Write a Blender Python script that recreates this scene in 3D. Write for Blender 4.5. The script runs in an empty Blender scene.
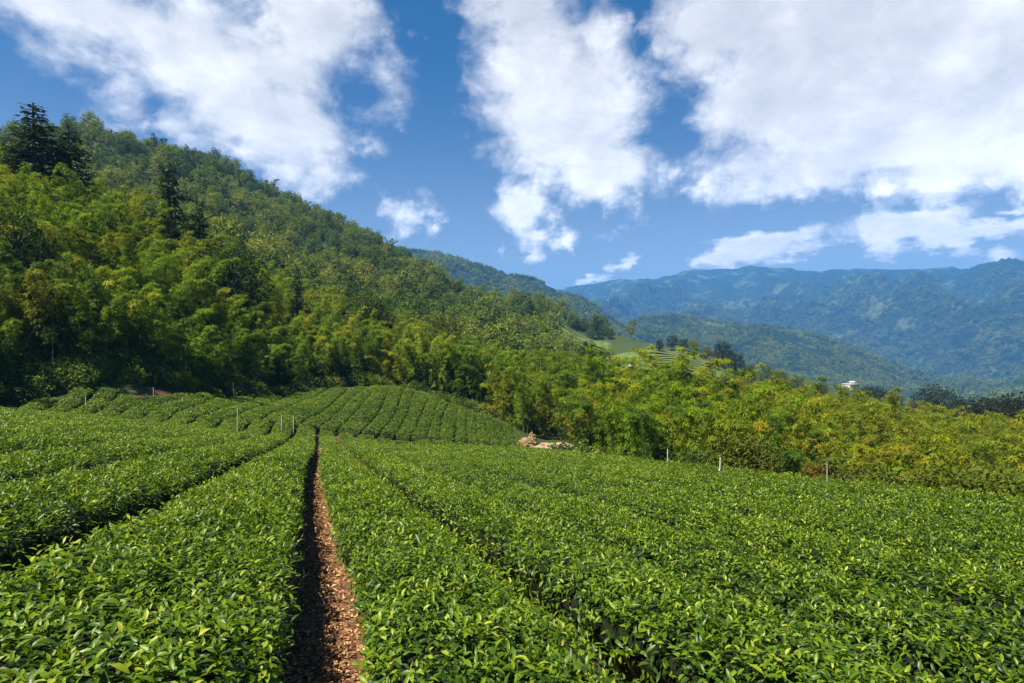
import bpy, math, random
import numpy as np
from mathutils import Matrix, Vector, Euler

SC = bpy.context.scene
COL = SC.collection
R = math.radians

# ------------------------------------------------------------------ camera, sky, sun, exposure
EYE = 1.82                      # eye height over the ground of the path
FPX, UC, VH = 569.0, 512.0, 335.0   # focal length in picture widths/1024, centre column, horizon row

cam_d = bpy.data.cameras.new('camera')
cam_d.sensor_width = 36.0
cam_d.lens = 20.0
cam_d.clip_start = 0.05
cam_d.clip_end = 60000.0
cam = bpy.data.objects.new('camera', cam_d)
COL.objects.link(cam)
cam.location = (0, 0, EYE)
cam.rotation_euler = (R(90 - 0.65), 0, 0)
SC.camera = cam

SUN_AZ, SUN_EL = R(-128), R(60)          # azimuth from the view direction (+Y), + to the right
sun_dir = Vector((math.sin(SUN_AZ) * math.cos(SUN_EL), math.cos(SUN_AZ) * math.cos(SUN_EL), math.sin(SUN_EL)))
sun_d = bpy.data.lights.new('sun', 'SUN')
sun_d.energy = 5.0
sun_d.angle = R(0.5)
sun_d.color = (1.0, 0.94, 0.82)
sun = bpy.data.objects.new('sun', sun_d)
COL.objects.link(sun)
sun.rotation_euler = (-sun_dir).to_track_quat('-Z', 'Y').to_euler()
sun.location = (0, 0, 60)

SC.view_settings.view_transform = 'Standard'
SC.view_settings.look = 'None'
SC.view_settings.exposure = 1.18
SC.view_settings.gamma = 1.0
SC.view_settings.use_curve_mapping = False
SC.cycles.use_denoising = True
SC.cycles.max_bounces = 6
SC.cycles.diffuse_bounces = 3
SC.cycles.glossy_bounces = 2
SC.cycles.transmission_bounces = 3
SC.cycles.volume_bounces = 0


class NT:
    """small helper to write node trees"""
    def __init__(self, tree):
        self.t = tree
        tree.nodes.clear()

    def n(self, kind, **kw):
        nd = self.t.nodes.new(kind)
        for k, v in kw.items():
            setattr(nd, k, v)
        return nd

    def link(self, a, b):
        self.t.links.new(a, b)

    def put(self, sock, v):
        if isinstance(v, bpy.types.NodeSocket):
            self.t.links.new(v, sock)
        else:
            sock.default_value = v

    def math(self, op, a, b=0.0, c=None, clamp=False):
        nd = self.n('ShaderNodeMath', operation=op, use_clamp=clamp)
        self.put(nd.inputs[0], a)
        self.put(nd.inputs[1], b)
        if c is not None:
            self.put(nd.inputs[2], c)
        return nd.outputs[0]

    def vmath(self, op, a, b=None):
        nd = self.n('ShaderNodeVectorMath', operation=op)
        self.put(nd.inputs[0], a)
        if b is not None:
            self.put(nd.inputs['Scale'] if op == 'SCALE' else nd.inputs[1], b)
        return nd.outputs['Value'] if op in ('LENGTH', 'DOT_PRODUCT') else nd.outputs['Vector']

    def step(self, x, lo, hi):
        nd = self.n('ShaderNodeMapRange', interpolation_type='SMOOTHSTEP')
        self.put(nd.inputs[0], x)
        self.put(nd.inputs[1], lo)
        self.put(nd.inputs[2], hi)
        return nd.outputs[0]

    def noise(self, vec, scale, detail=6.0, rough=0.55, lac=2.0, dist=0.0, w=None):
        nd = self.n('ShaderNodeTexNoise', noise_dimensions='3D')
        if vec is not None:
            self.link(vec, nd.inputs['Vector'])
        nd.inputs['Scale'].default_value = scale
        nd.inputs['Detail'].default_value = detail
        nd.inputs['Roughness'].default_value = rough
        nd.inputs['Lacunarity'].default_value = lac
        nd.inputs['Distortion'].default_value = dist
        return nd

    def mixc(self, f, a, b, blend='MIX'):
        nd = self.n('ShaderNodeMix', data_type='RGBA', blend_type=blend)
        self.put(nd.inputs[0], f)
        self.put(nd.inputs[6], a)
        self.put(nd.inputs[7], b)
        return nd.outputs[2]

    def ramp(self, x, stops):
        nd = self.n('ShaderNodeValToRGB')
        cr = nd.color_ramp
        while len(cr.elements) < len(stops):
            cr.elements.new(0.5)
        for e, (p, c) in zip(cr.elements, stops):
            e.position = p
            e.color = (*c, 1)
        self.put(nd.inputs[0], x)
        return nd.outputs[0]


def pix_dir(u, v):
    return Vector(((u - UC) / FPX, 1.0, -(v - VH) / FPX)).normalized()


# sky with clouds: everything is a function of the direction in the sky
world = bpy.data.worlds.new('World')
SC.world = world
world.use_nodes = True
W = NT(world.node_tree)
sky = W.n('ShaderNodeTexSky', sky_type='NISHITA')
sky.sun_disc = False
sky.sun_elevation = SUN_EL
sky.sun_rotation = SUN_AZ
sky.altitude = 1300
sky.air_density = 1.0
sky.dust_density = 0.8
sky.ozone_density = 2.2
tc = W.n('ShaderNodeTexCoord')
dirv = W.vmath('NORMALIZE', tc.outputs['Generated'])
sep = W.n('ShaderNodeSeparateXYZ')
W.link(dirv, sep.inputs[0])
up = W.math('ADD', W.math('MAXIMUM', sep.outputs['Z'], 0.0), 0.22)
plane = W.vmath('SCALE', dirv, W.math('DIVIDE', 1.0, up))       # where the ray meets a flat cloud deck
# blobs: centre and half-axes in picture degrees-like units, roll, weight
CLOUDS = [
    (60, 2, 140, 46, 0, 1.1), (215, 75, 165, 62, 24, 1.25), (300, 140, 85, 60, 30, 1.1), (340, 30, 75, 75, 0, 1.0), (275, 60, 110, 55, 15, 1.0), (390, 40, 40, 40, 0, .7),
    (395, 85, 42, 60, 15, 0.7), (130, 85, 50, 45, 20, 0.75), (345, 195, 40, 25, 20, .5),
    (530, 20, 70, 75, 0, 1.0), (560, 115, 88, 75, 20, 1.2), (598, 172, 68, 46, 5, 1.15), (520, 215, 38, 42, -10, 1.2), (595, 40, 42, 60, 0, .8),
    (738, 22, 75, 55, 0, 1.2), (850, 70, 125, 100, 0, 1.6), (960, 90, 150, 105, 0, 1.7), (860, 148, 150, 46, -3, 1.35), (768, 190, 52, 32, -20, 1.0),
    (1060, 60, 120, 160, 0, 1.2),
    (399, 219, 42, 27, 0, .95), (628, 249, 18, 8, -18, .95), (594, 271, 17, 10, -10, 1.0), (668, 267, 16, 9, 0, .7), (565, 262, 10, 6, 0, .45),
    (760, 254, 88, 17, -4, 1.4), (715, 262, 45, 12, 0, 1.25), (910, 236, 75, 24, 0, 1.45), (985, 247, 85, 19, 0, 1.4), (1018, 216, 26, 10, 0, .9), (455, 85, 12, 22, 0, .35), (470, 200, 45, 50, 0, .3),
    (100, 105, 40, 14, 0, .35),
]
def blob_mask(coord):
    total = None
    for (u, v, ru, rv, roll, wt) in CLOUDS:
        c = pix_dir(u, v)
        right = (pix_dir(u + 1, v) - c).normalized()
        rr = (pix_dir(u + 1, v) - pix_dir(u - 1, v)).length / 2
        upv = (pix_dir(u, v - 1) - pix_dir(u, v + 1)).normalized()
        ru_, rv_ = ru * rr, rv * (pix_dir(u, v - 1) - pix_dir(u, v + 1)).length / 2
        upv = (upv - c * upv.dot(c)).normalized()
        right = upv.cross(c) * -1
        a = R(-roll)
        ax = right * math.cos(a) + upv * math.sin(a)
        az = -right * math.sin(a) + upv * math.cos(a)
        m = Matrix((ax, c, az)).transposed()          # columns = local axes
        if m.determinant() < 0:
            m = Matrix((ax * -1, c, az)).transposed()
        mp = W.n('ShaderNodeMapping', vector_type='TEXTURE')
        W.link(coord, mp.inputs['Vector'])
        mp.inputs['Location'].default_value = c
        mp.inputs['Rotation'].default_value = m.to_euler()
        mp.inputs['Scale'].default_value = (ru_, 1.0, rv_)
        ln = W.vmath('LENGTH', mp.outputs[0])
        f = W.math('MULTIPLY', W.math('SUBTRACT', 1.0, W.math('MULTIPLY', ln, 0.52), clamp=True), wt)
        total = f if total is None else W.math('SMOOTH_MAX', total, f, 0.12)
    return total
# ragged edges: the direction itself is stirred by noise before the masses are looked up
n_big = W.noise(plane, 1.5, 5.0, 0.6)
stir = W.vmath('SCALE', W.vmath('SUBTRACT', n_big.outputs['Color'], (0.5, 0.5, 0.5)), 0.16)
mask = blob_mask(W.vmath('ADD', dirv, stir))
fb = W.noise(plane, 3.1, 10.0, 0.58, 2.1, 0.35)
puff = W.noise(dirv, 9.0, 10.0, 0.60, 2.2, 0.25)
heap = W.n('ShaderNodeTexVoronoi', feature='SMOOTH_F1')             # rounded heaps of cumulus
W.link(W.vmath('ADD', dirv, W.vmath('SCALE', W.vmath('SUBTRACT', puff.outputs['Color'], (0.5, 0.5, 0.5)), 0.10)), heap.inputs['Vector'])
heap.inputs['Scale'].default_value = 16.0
heap.inputs['Detail'].default_value = 3.0
heap.inputs['Roughness'].default_value = 0.55
heap.inputs['Smoothness'].default_value = 0.35
billow = W.math('SUBTRACT', 0.45, heap.outputs['Distance'])
high = W.step(sep.outputs['Z'], 0.12, 0.36)
rag = W.math('ADD', W.math('MULTIPLY', W.math('SUBTRACT', fb.outputs[0], 0.5), W.math('ADD', 0.25, W.math('MULTIPLY', high, 0.8))), W.math('MULTIPLY', W.math('SUBTRACT', puff.outputs[0], 0.5), 1.0))
rag = W.math('ADD', rag, W.math('MULTIPLY', billow, W.math('SUBTRACT', 0.62, W.math('MULTIPLY', high, 0.42))))
rag = W.math('MULTIPLY', rag, W.math('SUBTRACT', 1.1, W.math('MULTIPLY', mask, 0.40)))
dens = W.math('ADD', mask, rag)
alpha = W.step(dens, 0.26, 0.78)
# lit tops and greyer, thicker bellies
relief = W.noise(W.vmath('ADD', plane, (-0.07, 0.10, 0.0)), 3.1, 10.0, 0.62, 2.1, 0.35)
lit = W.math('SUBTRACT', fb.outputs[0], relief.outputs[0])
soft = W.noise(plane, 1.3, 3.0, 0.5)
thick = W.step(dens, 0.55, 1.25)
tone = W.math('ADD', W.math('MULTIPLY', lit, 1.1), W.math('MULTIPLY', W.math('SUBTRACT', 0.62, soft.outputs[0]), 1.0))
tone = W.math('ADD', tone, W.math('MULTIPLY', billow, 0.35))
tone = W.math('SUBTRACT', W.math('ADD', tone, 0.70), W.math('MULTIPLY', thick, 0.18))
ccol = W.ramp(tone, [(0.0, (0.50, 0.525, 0.575)), (0.45, (0.68, 0.69, 0.72)), (0.8, (0.88, 0.885, 0.90)), (1.0, (0.96, 0.96, 0.96))])
SKY_STRENGTH, CLOUD_RADIANCE = 0.050, 0.60
bg_sky = W.n('ShaderNodeBackground')
hsv = W.n('ShaderNodeHueSaturation')
W.put(hsv.inputs['Saturation'], W.math('ADD', 0.86, W.math('MULTIPLY', W.step(sep.outputs['Z'], 0.08, 0.46), 0.50)))
W.link(sky.outputs[0], hsv.inputs['Color'])
W.link(hsv.outputs[0], bg_sky.inputs['Color'])
bg_sky.inputs['Strength'].default_value = SKY_STRENGTH
bg_cl = W.n('ShaderNodeBackground')
W.link(ccol, bg_cl.inputs['Color'])
W.put(bg_cl.inputs['Strength'], W.math('MULTIPLY', CLOUD_RADIANCE, W.math('SUBTRACT', 1.45, W.math('MULTIPLY', high, 0.45))))
mixs = W.n('ShaderNodeMixShader')
W.link(W.math('MULTIPLY', alpha, 0.97), mixs.inputs[0])
W.link(bg_sky.outputs[0], mixs.inputs[1])
W.link(bg_cl.outputs[0], mixs.inputs[2])
outw = W.n('ShaderNodeOutputWorld')
W.link(mixs.outputs[0], outw.inputs['Surface'])
world.cycles.sampling_method = 'MANUAL'
world.cycles.sample_map_resolution = 512

# ------------------------------------------------------------------ small tools
def vnoise(x, y, seed=0):
    """2-D gradient noise in about -1..1"""
    xi, yi = np.floor(x).astype(np.int64), np.floor(y).astype(np.int64)
    xf, yf = x - xi, y - yi
    def g(ix, iy):
        h = (ix * 374761393 + iy * 668265263 + seed * 974634777) & 0xFFFFFFFF
        h = ((h ^ (h >> 13)) * 1274126177) & 0xFFFFFFFF
        h = h ^ (h >> 16)
        a = (h & 0xFFFF) / 65536.0 * 2 * np.pi
        return np.cos(a), np.sin(a)
    def dot(ix, iy, dx, dy):
        a, b = g(ix, iy)
        return a * dx + b * dy
    u = xf * xf * xf * (xf * (xf * 6 - 15) + 10)
    v = yf * yf * yf * (yf * (yf * 6 - 15) + 10)
    n00, n10 = dot(xi, yi, xf, yf), dot(xi + 1, yi, xf - 1, yf)
    n01, n11 = dot(xi, yi + 1, xf, yf - 1), dot(xi + 1, yi + 1, xf - 1, yf - 1)
    return 1.5 * ((n00 * (1 - u) + n10 * u) * (1 - v) + (n01 * (1 - u) + n11 * u) * v)

def fbm(x, y, octaves=5, seed=0, gain=0.5, ridged=False):
    t, a, f = 0.0, 1.0, 1.0
    for k in range(octaves):
        n = vnoise(x * f, y * f, seed + k * 17)
        t = t + a * (1 - 2 * np.abs(n) if ridged else n)
        a *= gain
        f *= 2.03
    return t

def mesh_np(name, verts, faces, mats, mat_idx=None, attrs=None, smooth=True, face_attrs=None):
    """faces: list of (n,3) or (n,4) index arrays, in order"""
    me = bpy.data.meshes.new(name)
    verts = np.asarray(verts, dtype=np.float32)
    me.vertices.add(len(verts))
    me.vertices.foreach_set('co', verts.ravel())
    faces = [np.asarray(f, dtype=np.int32) for f in faces if len(f)]
    loops = np.concatenate([f.ravel() for f in faces])
    totals = np.concatenate([np.full(len(f), f.shape[1], dtype=np.int32) for f in faces])
    starts = np.concatenate([[0], np.cumsum(totals)[:-1]]).astype(np.int32)
    me.loops.add(len(loops))
    me.loops.foreach_set('vertex_index', loops)
    me.polygons.add(len(totals))
    me.polygons.foreach_set('loop_start', starts)
    me.polygons.foreach_set('loop_total', totals)
    if smooth:
        me.polygons.foreach_set('use_smooth', np.ones(len(totals), dtype=bool))
    for m in mats:
        me.materials.append(m)
    if mat_idx is not None:
        me.polygons.foreach_set('material_index', np.asarray(mat_idx, dtype=np.int32))
    for k, v in (attrs or {}).items():
        at = me.attributes.new(k, 'FLOAT', 'POINT')
        at.data.foreach_set('value', np.asarray(v, dtype=np.float32))
    me.update(calc_edges=True)
    return me

def link(name, me, parent=None, **props):
    o = bpy.data.objects.new(name, me)
    COL.objects.link(o)
    if parent is not None:
        o.parent = parent
    for k, v in props.items():
        o[k] = v
    return o

def empty(name, loc, **props):
    o = link(name, None, **props)
    o.location = loc
    o.empty_display_size = 0.2
    return o

def grid_faces(nu, nv):
    i = np.arange(nu - 1)[:, None] * nv + np.arange(nv - 1)[None, :]
    i = i.ravel()
    return np.stack([i, i + nv, i + nv + 1, i + 1], 1)

class Spline:
    """thin-plate surface through scattered controls"""
    def __init__(self, p, z, reg=1e-4):
        self.p = np.asarray(p, float)
        n = len(self.p)
        K = self.k(self.p, self.p) + reg * np.eye(n)
        P = np.c_[np.ones(n), self.p]
        A = np.block([[K, P], [P.T, np.zeros((3, 3))]])
        self.w = np.linalg.solve(A, np.r_[np.asarray(z, float), 0, 0, 0])
    @staticmethod
    def k(a, b):
        d2 = ((a[:, None, :] - b[None, :, :]) ** 2).sum(2)
        return 0.5 * d2 * np.log(d2 + 1e-12)
    def __call__(self, q):
        q = np.asarray(q, float)
        out = np.empty(len(q))
        for i in range(0, len(q), 20000):
            c = q[i:i + 20000]
            out[i:i + 20000] = self.k(c, self.p) @ self.w[:-3] + self.w[-3] + c @ self.w[-2:]
        return out

def u_az(u):
    return math.atan((u - UC) / FPX)

class Land:
    """a stretch of land surveyed as rows of (bearing, distance, sight line): height/distance is smooth in (bearing, ln distance)"""
    def __init__(self, pts, ka=3.0):
        P, Z = [], []
        self.ka = ka
        for (az, r, slope) in pts:
            P.append((az * ka, math.log(r)))
            Z.append(slope)
        self.s = Spline(P, Z)
    def __call__(self, x, y):
        x, y = np.asarray(x, float), np.asarray(y, float)
        r = np.maximum(np.hypot(x, y), 1.0)
        az = np.clip(np.arctan2(x, y), -1.15, 1.15)
        e = self.s(np.c_[az.ravel() * self.ka, np.log(r).ravel()]).reshape(x.shape)
        return e * r

def sight(u, v, r):
    az = u_az(u)
    return (az, r, -(v - VH) / FPX * math.cos(az))

# ------------------------------------------------------------------ lie of the land
RA = R(-18.8)                                   # bearing of the tea rows of the near field
AX = np.array([math.sin(RA), math.cos(RA)])     # along the rows
BX = np.array([math.cos(RA), -math.sin(RA)])    # across, to the right
HEDGE_H = 0.75
def lateral(l):
    r = np.where(l < 4, 0.14 * l, 0.56 + 0.078 * (l - 4))
    return np.where(l < 0, 0.17 * l, r)
def field_h(x, y):
    s, l = x * AX[0] + y * AX[1], x * BX[0] + y * BX[1]
    return -(EYE + lateral(l) + 0.152 * s) + 0.05 * vnoise(x / 6.0, y / 6.0, 3)
def sstep(x, a, b):
    t = np.clip((x - a) / (b - a), 0, 1)
    return t * t * (3 - 2 * t)
def field_w(x, y):
    s, l = x * AX[0] + y * AX[1], x * BX[0] + y * BX[1]
    return (1 - sstep(s, 40, 54)) * (1 - sstep(l, 16.4, 20)) * sstep(l, -27, -21)

pts = []
for s in (0.5, 4, 9, 15, 22, 29, 36, 43):
    for l in (-21, -15, -9, -4, 0.5, 5, 10, 15):
        p = AX * s + BX * l
        r = math.hypot(*p)
        az = math.atan2(p[0], p[1])
        if abs(az) < 1.15 and r > 2.0:
            pts.append((az, r, float(field_h(np.array(p[0]), np.array(p[1]))) / r))
# the knoll beyond the near field: (column, depth, canopy row)
for (u, Y, v) in [(240, 52, 411), (290, 54, 420), (330, 57, 430), (400, 58, 438), (460, 58, 442), (520, 58, 447), (250, 62, 402), (300, 64, 405),
                  (350, 66, 406), (400, 66, 412), (440, 66, 418), (480, 65, 427), (510, 62, 437), (200, 68, 394), (270, 74, 391), (330, 80, 385),
                  (370, 80, 385), (400, 79, 387), (440, 76, 398), (490, 70, 413), (520, 64, 429)]:
    pts.append(sight(u, v + HEDGE_H / Y * FPX, Y / math.cos(u_az(u))))
pts.append(sight(545, 457, 60))
COLS = {
    -420: [(45, 370), (60, 240), (90, 130), (200, 110), (420, 90), (800, 140)],
    -150: [(52, 408), (60, 330), (80, 245), (120, 205), (250, 175), (440, 140), (800, 210)],
    0: [(59, 412), (70, 345), (81, 275), (105, 225), (250, 190), (450, 146), (800, 215)],
    100: [(58, 410), (68, 350), (80, 285), (110, 245), (250, 212), (430, 145), (800, 220)],
    200: [(71, 398), (80, 352), (91, 308), (120, 282), (250, 240), (430, 168), (800, 240)],
    300: [(86, 390), (96, 368), (107, 345), (150, 318), (260, 278), (420, 212), (800, 270)],
    400: [(92, 394), (112, 360), (160, 340), (260, 302), (400, 262), (800, 310)],
    430: [(260, 316), (400, 278), (470, 288)],
    460: [(90, 410), (112, 388), (160, 357), (260, 324), (400, 294), (470, 305), (800, 335)],
    520: [(75, 432), (112, 398), (160, 371), (260, 338), (400, 311), (470, 318), (800, 350)],
    560: [(280, 345), (360, 328), (440, 314), (520, 330)],
    580: [(40, 474), (60, 448), (110, 404), (160, 384), (280, 355), (370, 340), (440, 325), (520, 345), (800, 400)],
    605: [(280, 364), (370, 349), (440, 337), (520, 360)],
    640: [(40, 484), (60, 456), (110, 416), (170, 397), (250, 371), (330, 350), (400, 346), (440, 352), (480, 372), (800, 430)],
    730: [(33, 520), (50, 480), (100, 430), (170, 412), (260, 384), (340, 365), (400, 362), (460, 390), (800, 440)],
    850: [(24, 575), (35, 550), (50, 508), (100, 450), (170, 425), (240, 412), (300, 404), (420, 392), (480, 408), (800, 460)],
    1024: [(21, 665), (30, 640), (42, 590), (70, 508), (110, 473), (170, 455), (240, 442), (300, 446), (800, 470)],
    1300: [(21, 700), (30, 690), (42, 640), (70, 540), (110, 500), (170, 475), (300, 480), (800, 490)],
}
for u, rows in COLS.items():
    for r, v in rows:
        pts.append(sight(u, v, r))
near_land = Land(pts)

def ground(x, y):
    """height of the ground (z) at x, y, within about 800 m"""
    x, y = np.asarray(x, float), np.asarray(y, float)
    w = field_w(x, y)
    r = np.hypot(x, y)
    back = sstep(-y / np.maximum(r, 1e-6), -0.25, 0.1) * (1 - sstep(r, 20, 60))
    w = np.maximum(w, back)
    w = np.where(r < 2.5, 1.0, w)
    rough = fbm(x / 55.0, y / 55.0, 3, 5) * 0.02 * np.clip(r - 95, 0, 330)
    return EYE + w * field_h(x, y) + (1 - w) * (near_land(x, y) + rough)

def canopy_hit(u, v, lift=HEDGE_H, y0=4.0, y1=130.0):
    """where the sight line through a picture point meets the tops of the hedges"""
    ys = np.linspace(y0, y1, 1400)
    xs = (u - UC) / FPX * ys
    zs = EYE - (v - VH) / FPX * ys
    below = zs <= ground(xs, ys) + lift
    k = int(np.argmax(below)) if below.any() else len(ys) - 1
    return xs[k], ys[k]

# ------------------------------------------------------------------ materials
def material(name):
    m = bpy.data.materials.new(name)
    m.use_nodes = True
    return m, NT(m.node_tree)

def leaf_material(name, col_of, rough=0.45, trans=0.35, spec=0.4, tcol=(1.25, 1.15, 0.45)):
    """leaf: glossy skin over a body that lets some light through; col_of(nt) gives the leaf's own colour"""
    m, t = material(name)
    c = col_of(t)
    p = t.n('ShaderNodeBsdfPrincipled')
    t.put(p.inputs['Base Color'], c)
    p.inputs['Roughness'].default_value = rough
    p.inputs['Specular IOR Level'].default_value = spec
    tr = t.n('ShaderNodeBsdfTranslucent')
    t.link(t.mixc(1.0, c, (*tcol, 1), 'MULTIPLY'), tr.inputs['Color'])
    mx = t.n('ShaderNodeMixShader')
    mx.inputs[0].default_value = trans
    t.link(p.outputs[0], mx.inputs[1])
    t.link(tr.outputs[0], mx.inputs[2])
    o = t.n('ShaderNodeOutputMaterial')
    t.link(mx.outputs[0], o.inputs['Surface'])
    return m

def attr(t, name):
    a = t.n('ShaderNodeAttribute', attribute_name=name)
    return a.outputs['Fac']

def position(t):
    return t.n('ShaderNodeNewGeometry').outputs['Position']

def tea_col(t):
    patch = t.noise(position(t), 0.35, 3.0).outputs[0]
    f = t.math('ADD', attr(t, 'tint'), t.math('MULTIPLY', t.math('SUBTRACT', patch, 0.5), 0.5))
    return t.ramp(f, [(0.0, (0.022, 0.054, 0.003)), (0.33, (0.078, 0.148, 0.004)), (0.66, (0.190, 0.275, 0.007)), (1.0, (0.40, 0.44, 0.045))])
M_TEA = leaf_material('tea_leaf', tea_col, 0.40, 0.36, 0.33)

def plain(name, col_of, rough=0.9, spec=0.2, bump=None):
    m, t = material(name)
    p = t.n('ShaderNodeBsdfPrincipled')
    t.put(p.inputs['Base Color'], col_of(t))
    p.inputs['Roughness'].default_value = rough
    p.inputs['Specular IOR Level'].default_value = spec
    if bump:
        scale, strength, dist = bump
        b = t.n('ShaderNodeBump')
        b.inputs['Strength'].default_value = strength
        b.inputs['Distance'].default_value = dist
        t.link(t.noise(position(t), scale, 8.0, 0.6).outputs[0], b.inputs['Height'])
        t.link(b.outputs[0], p.inputs['Normal'])
    o = t.n('ShaderNodeOutputMaterial')
    t.link(p.outputs[0], o.inputs['Surface'])
    return m

M_TEAWOOD = plain('tea_twigs', lambda t: t.ramp(t.noise(position(t), 14.0, 6.0).outputs[0], [(0.3, (0.006, 0.008, 0.003)), (0.55, (0.014, 0.024, 0.005)), (0.75, (0.035, 0.030, 0.016))]), bump=(22.0, 1.0, 0.08))
M_SOIL = plain('soil', lambda t: t.ramp(t.noise(position(t), 3.0, 9.0, 0.65).outputs[0], [(0.3, (0.085, 0.040, 0.020)), (0.55, (0.15, 0.072, 0.034)), (0.75, (0.22, 0.12, 0.06))]), bump=(25.0, 0.6, 0.02))

# ground of the whole slope: soil under the tea, leaf mould and grass under the trees
def land_col(t):
    p = position(t)
    n = t.noise(p, 0.08, 8.0, 0.6).outputs[0]
    f = t.noise(p, 2.0, 8.0, 0.65).outputs[0]
    a = t.ramp(f, [(0.3, (0.020, 0.030, 0.008)), (0.6, (0.045, 0.068, 0.014)), (0.8, (0.085, 0.095, 0.03))])
    b = t.ramp(f, [(0.3, (0.022, 0.040, 0.008)), (0.7, (0.055, 0.085, 0.018))])
    forest = t.mixc(t.step(n, 0.42, 0.58), a, b)
    soil = t.ramp(f, [(0.3, (0.050, 0.026, 0.014)), (0.7, (0.13, 0.066, 0.034))])
    meadow = t.ramp(t.noise(p, 0.25, 6.0).outputs[0], [(0.3, (0.070, 0.105, 0.022)), (0.7, (0.125, 0.165, 0.040))])
    return t.mixc(attr(t, 'meadow'), t.mixc(attr(t, 'tilled'), forest, soil), meadow)
M_LAND = plain('slope_ground', land_col, bump=(6.0, 0.7, 0.06))

# ------------------------------------------------------------------ the ground
def polar_sheet(name, heights, az0, az1, naz, r0, r1, nr, mats, attrs=None, kind='structure', label=None):
    az = np.linspace(az0, az1, naz)
    r = np.exp(np.linspace(math.log(r0), math.log(r1), nr))
    A, Rr = np.meshgrid(az, r, indexing='ij')
    X, Y = np.sin(A) * Rr, np.cos(A) * Rr
    Z = heights(X, Y)
    v = np.stack([X.ravel(), Y.ravel(), Z.ravel()], 1)
    at = {k: f(X, Y).ravel() for k, f in (attrs or {}).items()}
    me = mesh_np(name, v, [grid_faces(naz, nr)[:, ::-1]], mats, attrs=at)
    return link(name, me, kind=kind)

def tilled(X, Y):
    s, l = X * AX[0] + Y * AX[1], X * BX[0] + Y * BX[1]
    return np.maximum(field_w(X, Y), ((s < 74) & (s > 30) & (l > -20 + 0.25 * (s - 40)) & (l < 17)) * 1.0)
def terrace(x, y):
    """the pale tea terraces across the slope, no trees there"""
    r = np.hypot(x, y); u = UC + FPX * x / np.maximum(y, 1e-3)
    a = (r > 255) & (r < 345) & (u > 606) & (u < 724)
    b = (r > 255) & (r < 405) & (u > 552) & (u <= 612) & (r > 262 + (612 - u) * 1.2)
    return (a | b) & (y > 0)
polar_sheet('hillside', ground, R(-180), R(180), 721, 0.3, 800.0, 330, [M_LAND], {'tilled': tilled, 'meadow': lambda X, Y: terrace(X, Y) * 1.0})

# ------------------------------------------------------------------ far ridges and mountains across the valley
FAR = {
    330: [(900, 330), (1300, 300), (1700, 240), (2050, 300), (2600, 340), (4500, 330), (6200, 310), (9000, 320)],
    400: [(900, 330), (1300, 305), (1700, 248), (2050, 300), (2600, 340), (4500, 330), (6200, 310), (9000, 320)],
    440: [(900, 335), (1300, 310), (1700, 254), (2050, 305), (2600, 345), (4500, 330), (6200, 308), (9000, 320)],
    480: [(900, 340), (1300, 318), (1700, 265), (2050, 312), (2600, 348), (4500, 328), (6200, 304), (9000, 320)],
    520: [(900, 345), (1300, 328), (1700, 278), (2050, 322), (2600, 350), (4500, 326), (6200, 300), (9000, 320)],
    560: [(900, 350), (1300, 335), (1700, 288), (2050, 328), (2600, 348), (4500, 322), (6200, 294), (9000, 315)],
    600: [(900, 360), (1300, 350), (1700, 306), (2050, 340), (2600, 345), (3000, 350), (4500, 315), (6200, 283), (9000, 305)],
    640: [(900, 380), (1300, 375), (1700, 350), (2100, 322), (2600, 340), (3000, 345), (4500, 308), (6200, 276), (9000, 300)],
    700: [(900, 410), (1150, 392), (1500, 385), (2100, 324), (3000, 345), (4500, 306), (6200, 273), (9000, 300)],
    760: [(900, 430), (1150, 412), (1500, 385), (2100, 329), (3000, 348), (4500, 304), (6200, 270), (9000, 300)],
    810: [(900, 440), (1150, 425), (1500, 395), (2100, 340), (3000, 355), (4500, 305), (6200, 268), (9000, 300)],
    860: [(900, 450), (1150, 430), (1500, 405), (2100, 362), (3000, 365), (4500, 300), (6200, 267), (9000, 300)],
    920: [(900, 455), (1150, 435), (1500, 412), (2100, 388), (3000, 375), (3700, 320), (4600, 297), (6200, 270), (9000, 300)],
    980: [(900, 455), (1150, 435), (1500, 405), (2100, 395), (3000, 375), (3700, 310), (4600, 288), (6200, 272), (9000, 300)],
    1040: [(900, 450), (1150, 430), (1500, 400), (2100, 392), (3000, 365), (3700, 305), (4600, 283), (6200, 277), (9000, 300)],
    1150: [(900, 450), (1150, 430), (1500, 400), (2100, 385), (3000, 350), (3700, 295), (4600, 278), (6200, 277), (9000, 300)],
    1400: [(900, 450), (1150, 430), (1500, 400), (2100, 380), (3000, 345), (3700, 285), (4600, 245), (6200, 270), (9000, 300)],
}
FU = np.arange(330, 1401, 8.0)
FR = np.linspace(math.log(850), math.log(9000), 150)
_keys = sorted(FAR)
_prof = np.array([np.interp(FR, [math.log(r) for r, _ in FAR[u]], [v for _, v in FAR[u]]) for u in _keys])
FG = np.array([np.interp(FU, _keys, _prof[:, k]) for k in range(len(FR))]).T        # (bearing, distance) -> sight line
for _ in range(6):
    FG[1:-1] = (FG[:-2] + 2 * FG[1:-1] + FG[2:]) / 4
for _ in range(3):
    FG[:, 1:-1] = (FG[:, :-2] + 2 * FG[:, 1:-1] + FG[:, 2:]) / 4
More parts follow.
